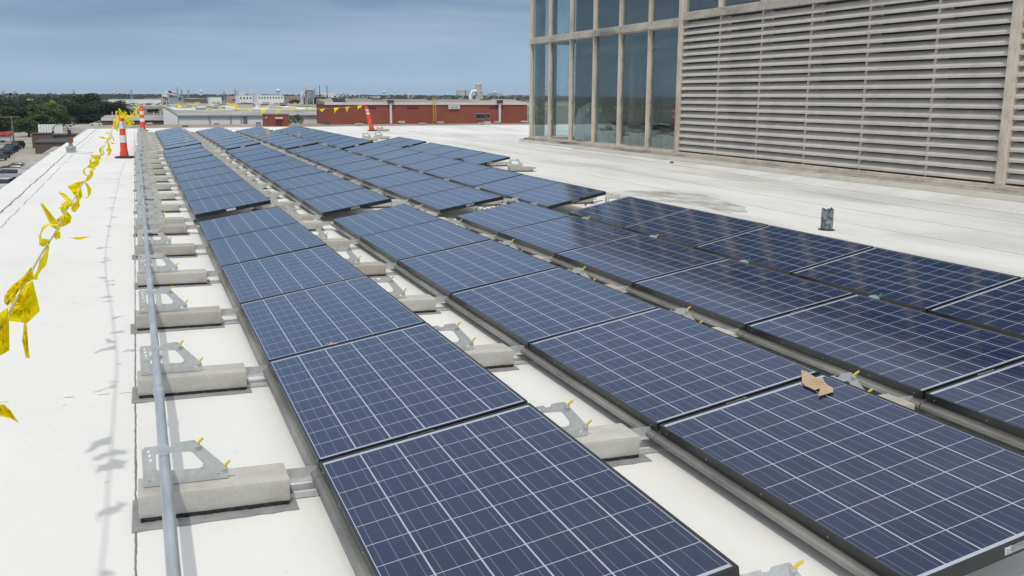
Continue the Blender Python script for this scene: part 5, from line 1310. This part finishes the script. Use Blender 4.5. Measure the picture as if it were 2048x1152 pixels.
def pylon(px, pyt, Yd, lab):
    c0 = yp(px, pyt, Yd); H = c0.z - GRD; s = H / 40 ; e = empty('power_pylon', (c0.x, Yd, GRD)); m = MB()
    for sx_, sy_ in ((-1, -1), (1, -1), (1, 1), (-1, 1)): m.tube([(sx_ * 3.2 * s, sy_ * 3.2 * s, 0), (sx_ * .8 * s, sy_ * .8 * s, H * .7), (0, 0, H)], .35, 4)
    for k in range(7):
        z0 = H * .1 * k; z1 = H * .1 * (k + 1); w0 = 3.2 * s - 2.4 * s * z0 / (H * .7); w1 = 3.2 * s - 2.4 * s * z1 / (H * .7); m.tube([(-w0, -w0, z0), (w1, -w1, z1)], .22, 4); m.tube([(w0, -w0, z0), (-w1, -w1, z1)], .22, 4)
    part('lattice', m, 'grey_metal', e)
    for z in (.72, .82, .92): part('crossarm', MB().box(-5 * s, 5 * s, -.2, .2, H * z, H * z + .5), 'grey_metal', e)
    tag(e, lab, 'pylon', 'power pylons along the horizon')
for i, (px, py, Yd) in enumerate([(6, 181, 1500), (30, 181, 1700), (147, 178, 1900), (262, 178, 1600), (354, 174, 1700), (363, 178, 2000), (376, 178, 2100), (470, 178, 1900), (448, 181, 2300), (629, 176, 2000)]):
    pylon(px, py, Yd, 'steel lattice pylon on the horizon, %s from the left' % (['leftmost'] + ORD[1:] + [''])[i])
for (px, pt, lab) in [(640, 171, 'thin dark mast right of the hopper silo'), (655, 172, 'thick dark pole with a small head right of the thin mast'), (931, 178, 'thin mast left of the round tower')]:
    pole(px, 206, pt, lab, arms=(px == 655), cls='mast', r=.35, mat='dark_roof', cat='mast', Y=900)
# white leaning truss arms far away
c0 = yp(824, 190, 2600); e = empty('white_gantry', (c0.x, 2600, GRD)); 
part('arm', MB().tube([(-12, 0, 8), (2, 0, 26)], 1.0, 6), 'flag_white', e); part('arm', MB().tube([(0, 0, 8), (2.5, 0, 26), (6, 0, 10), (10, 0, 33)], .9, 6), 'flag_white', e); tag(e, 'white slanting gantry arms above the far woods', 'gantry')
# scattered tiny far buildings along the belt
rr = random.Random(12)
for i in range(60):
    px = rr.uniform(-40, 1080); py = rr.uniform(195.6, 201)
    q = gp(px, py, GRD); w_ = rr.uniform(14, 50); h_ = rr.uniform(4, 8); m = MB().box(-w_ / 2, w_ / 2, 0, 20, 0, h_); m.box(-w_ / 2 - .5, w_ / 2 + .5, -.5, 20.5, h_ + .01, h_ + .8)
    o = m.build('distant_building', M[rr.choice(('white_metal', 'salmon', 'light_conc', 'white_metal', 'tan_roof'))], loc=(q.x, q.y, GRD)); tag(o, 'small flat roofed building among the hazy far woods', 'building', 'small buildings among the far woods')

# ------------------------------------------------------------------ haze
HZ = True
if HZ:
    hz = MB().box(-9000, 9000, -400, 9500, GRD - 1, 62).build('haze', None if False else M['mat']); hz.data.materials.clear()
    m = bpy.data.materials.new('haze_air'); m.use_nodes = True; t = m.node_tree; t.nodes.clear()
    o_ = t.nodes.new('ShaderNodeOutputMaterial'); v_ = t.nodes.new('ShaderNodeVolumePrincipled'); v_.inputs['Color'].default_value = (.75, .86, 1, 1); v_.inputs['Density'].default_value = .00007; v_.inputs['Anisotropy'].default_value = .2
    t.links.new(v_.outputs[0], o_.inputs['Volume']); hz.data.materials.append(m); tag(hz, 'thin pale blue haze over the far land', 'haze', None, 'stuff')
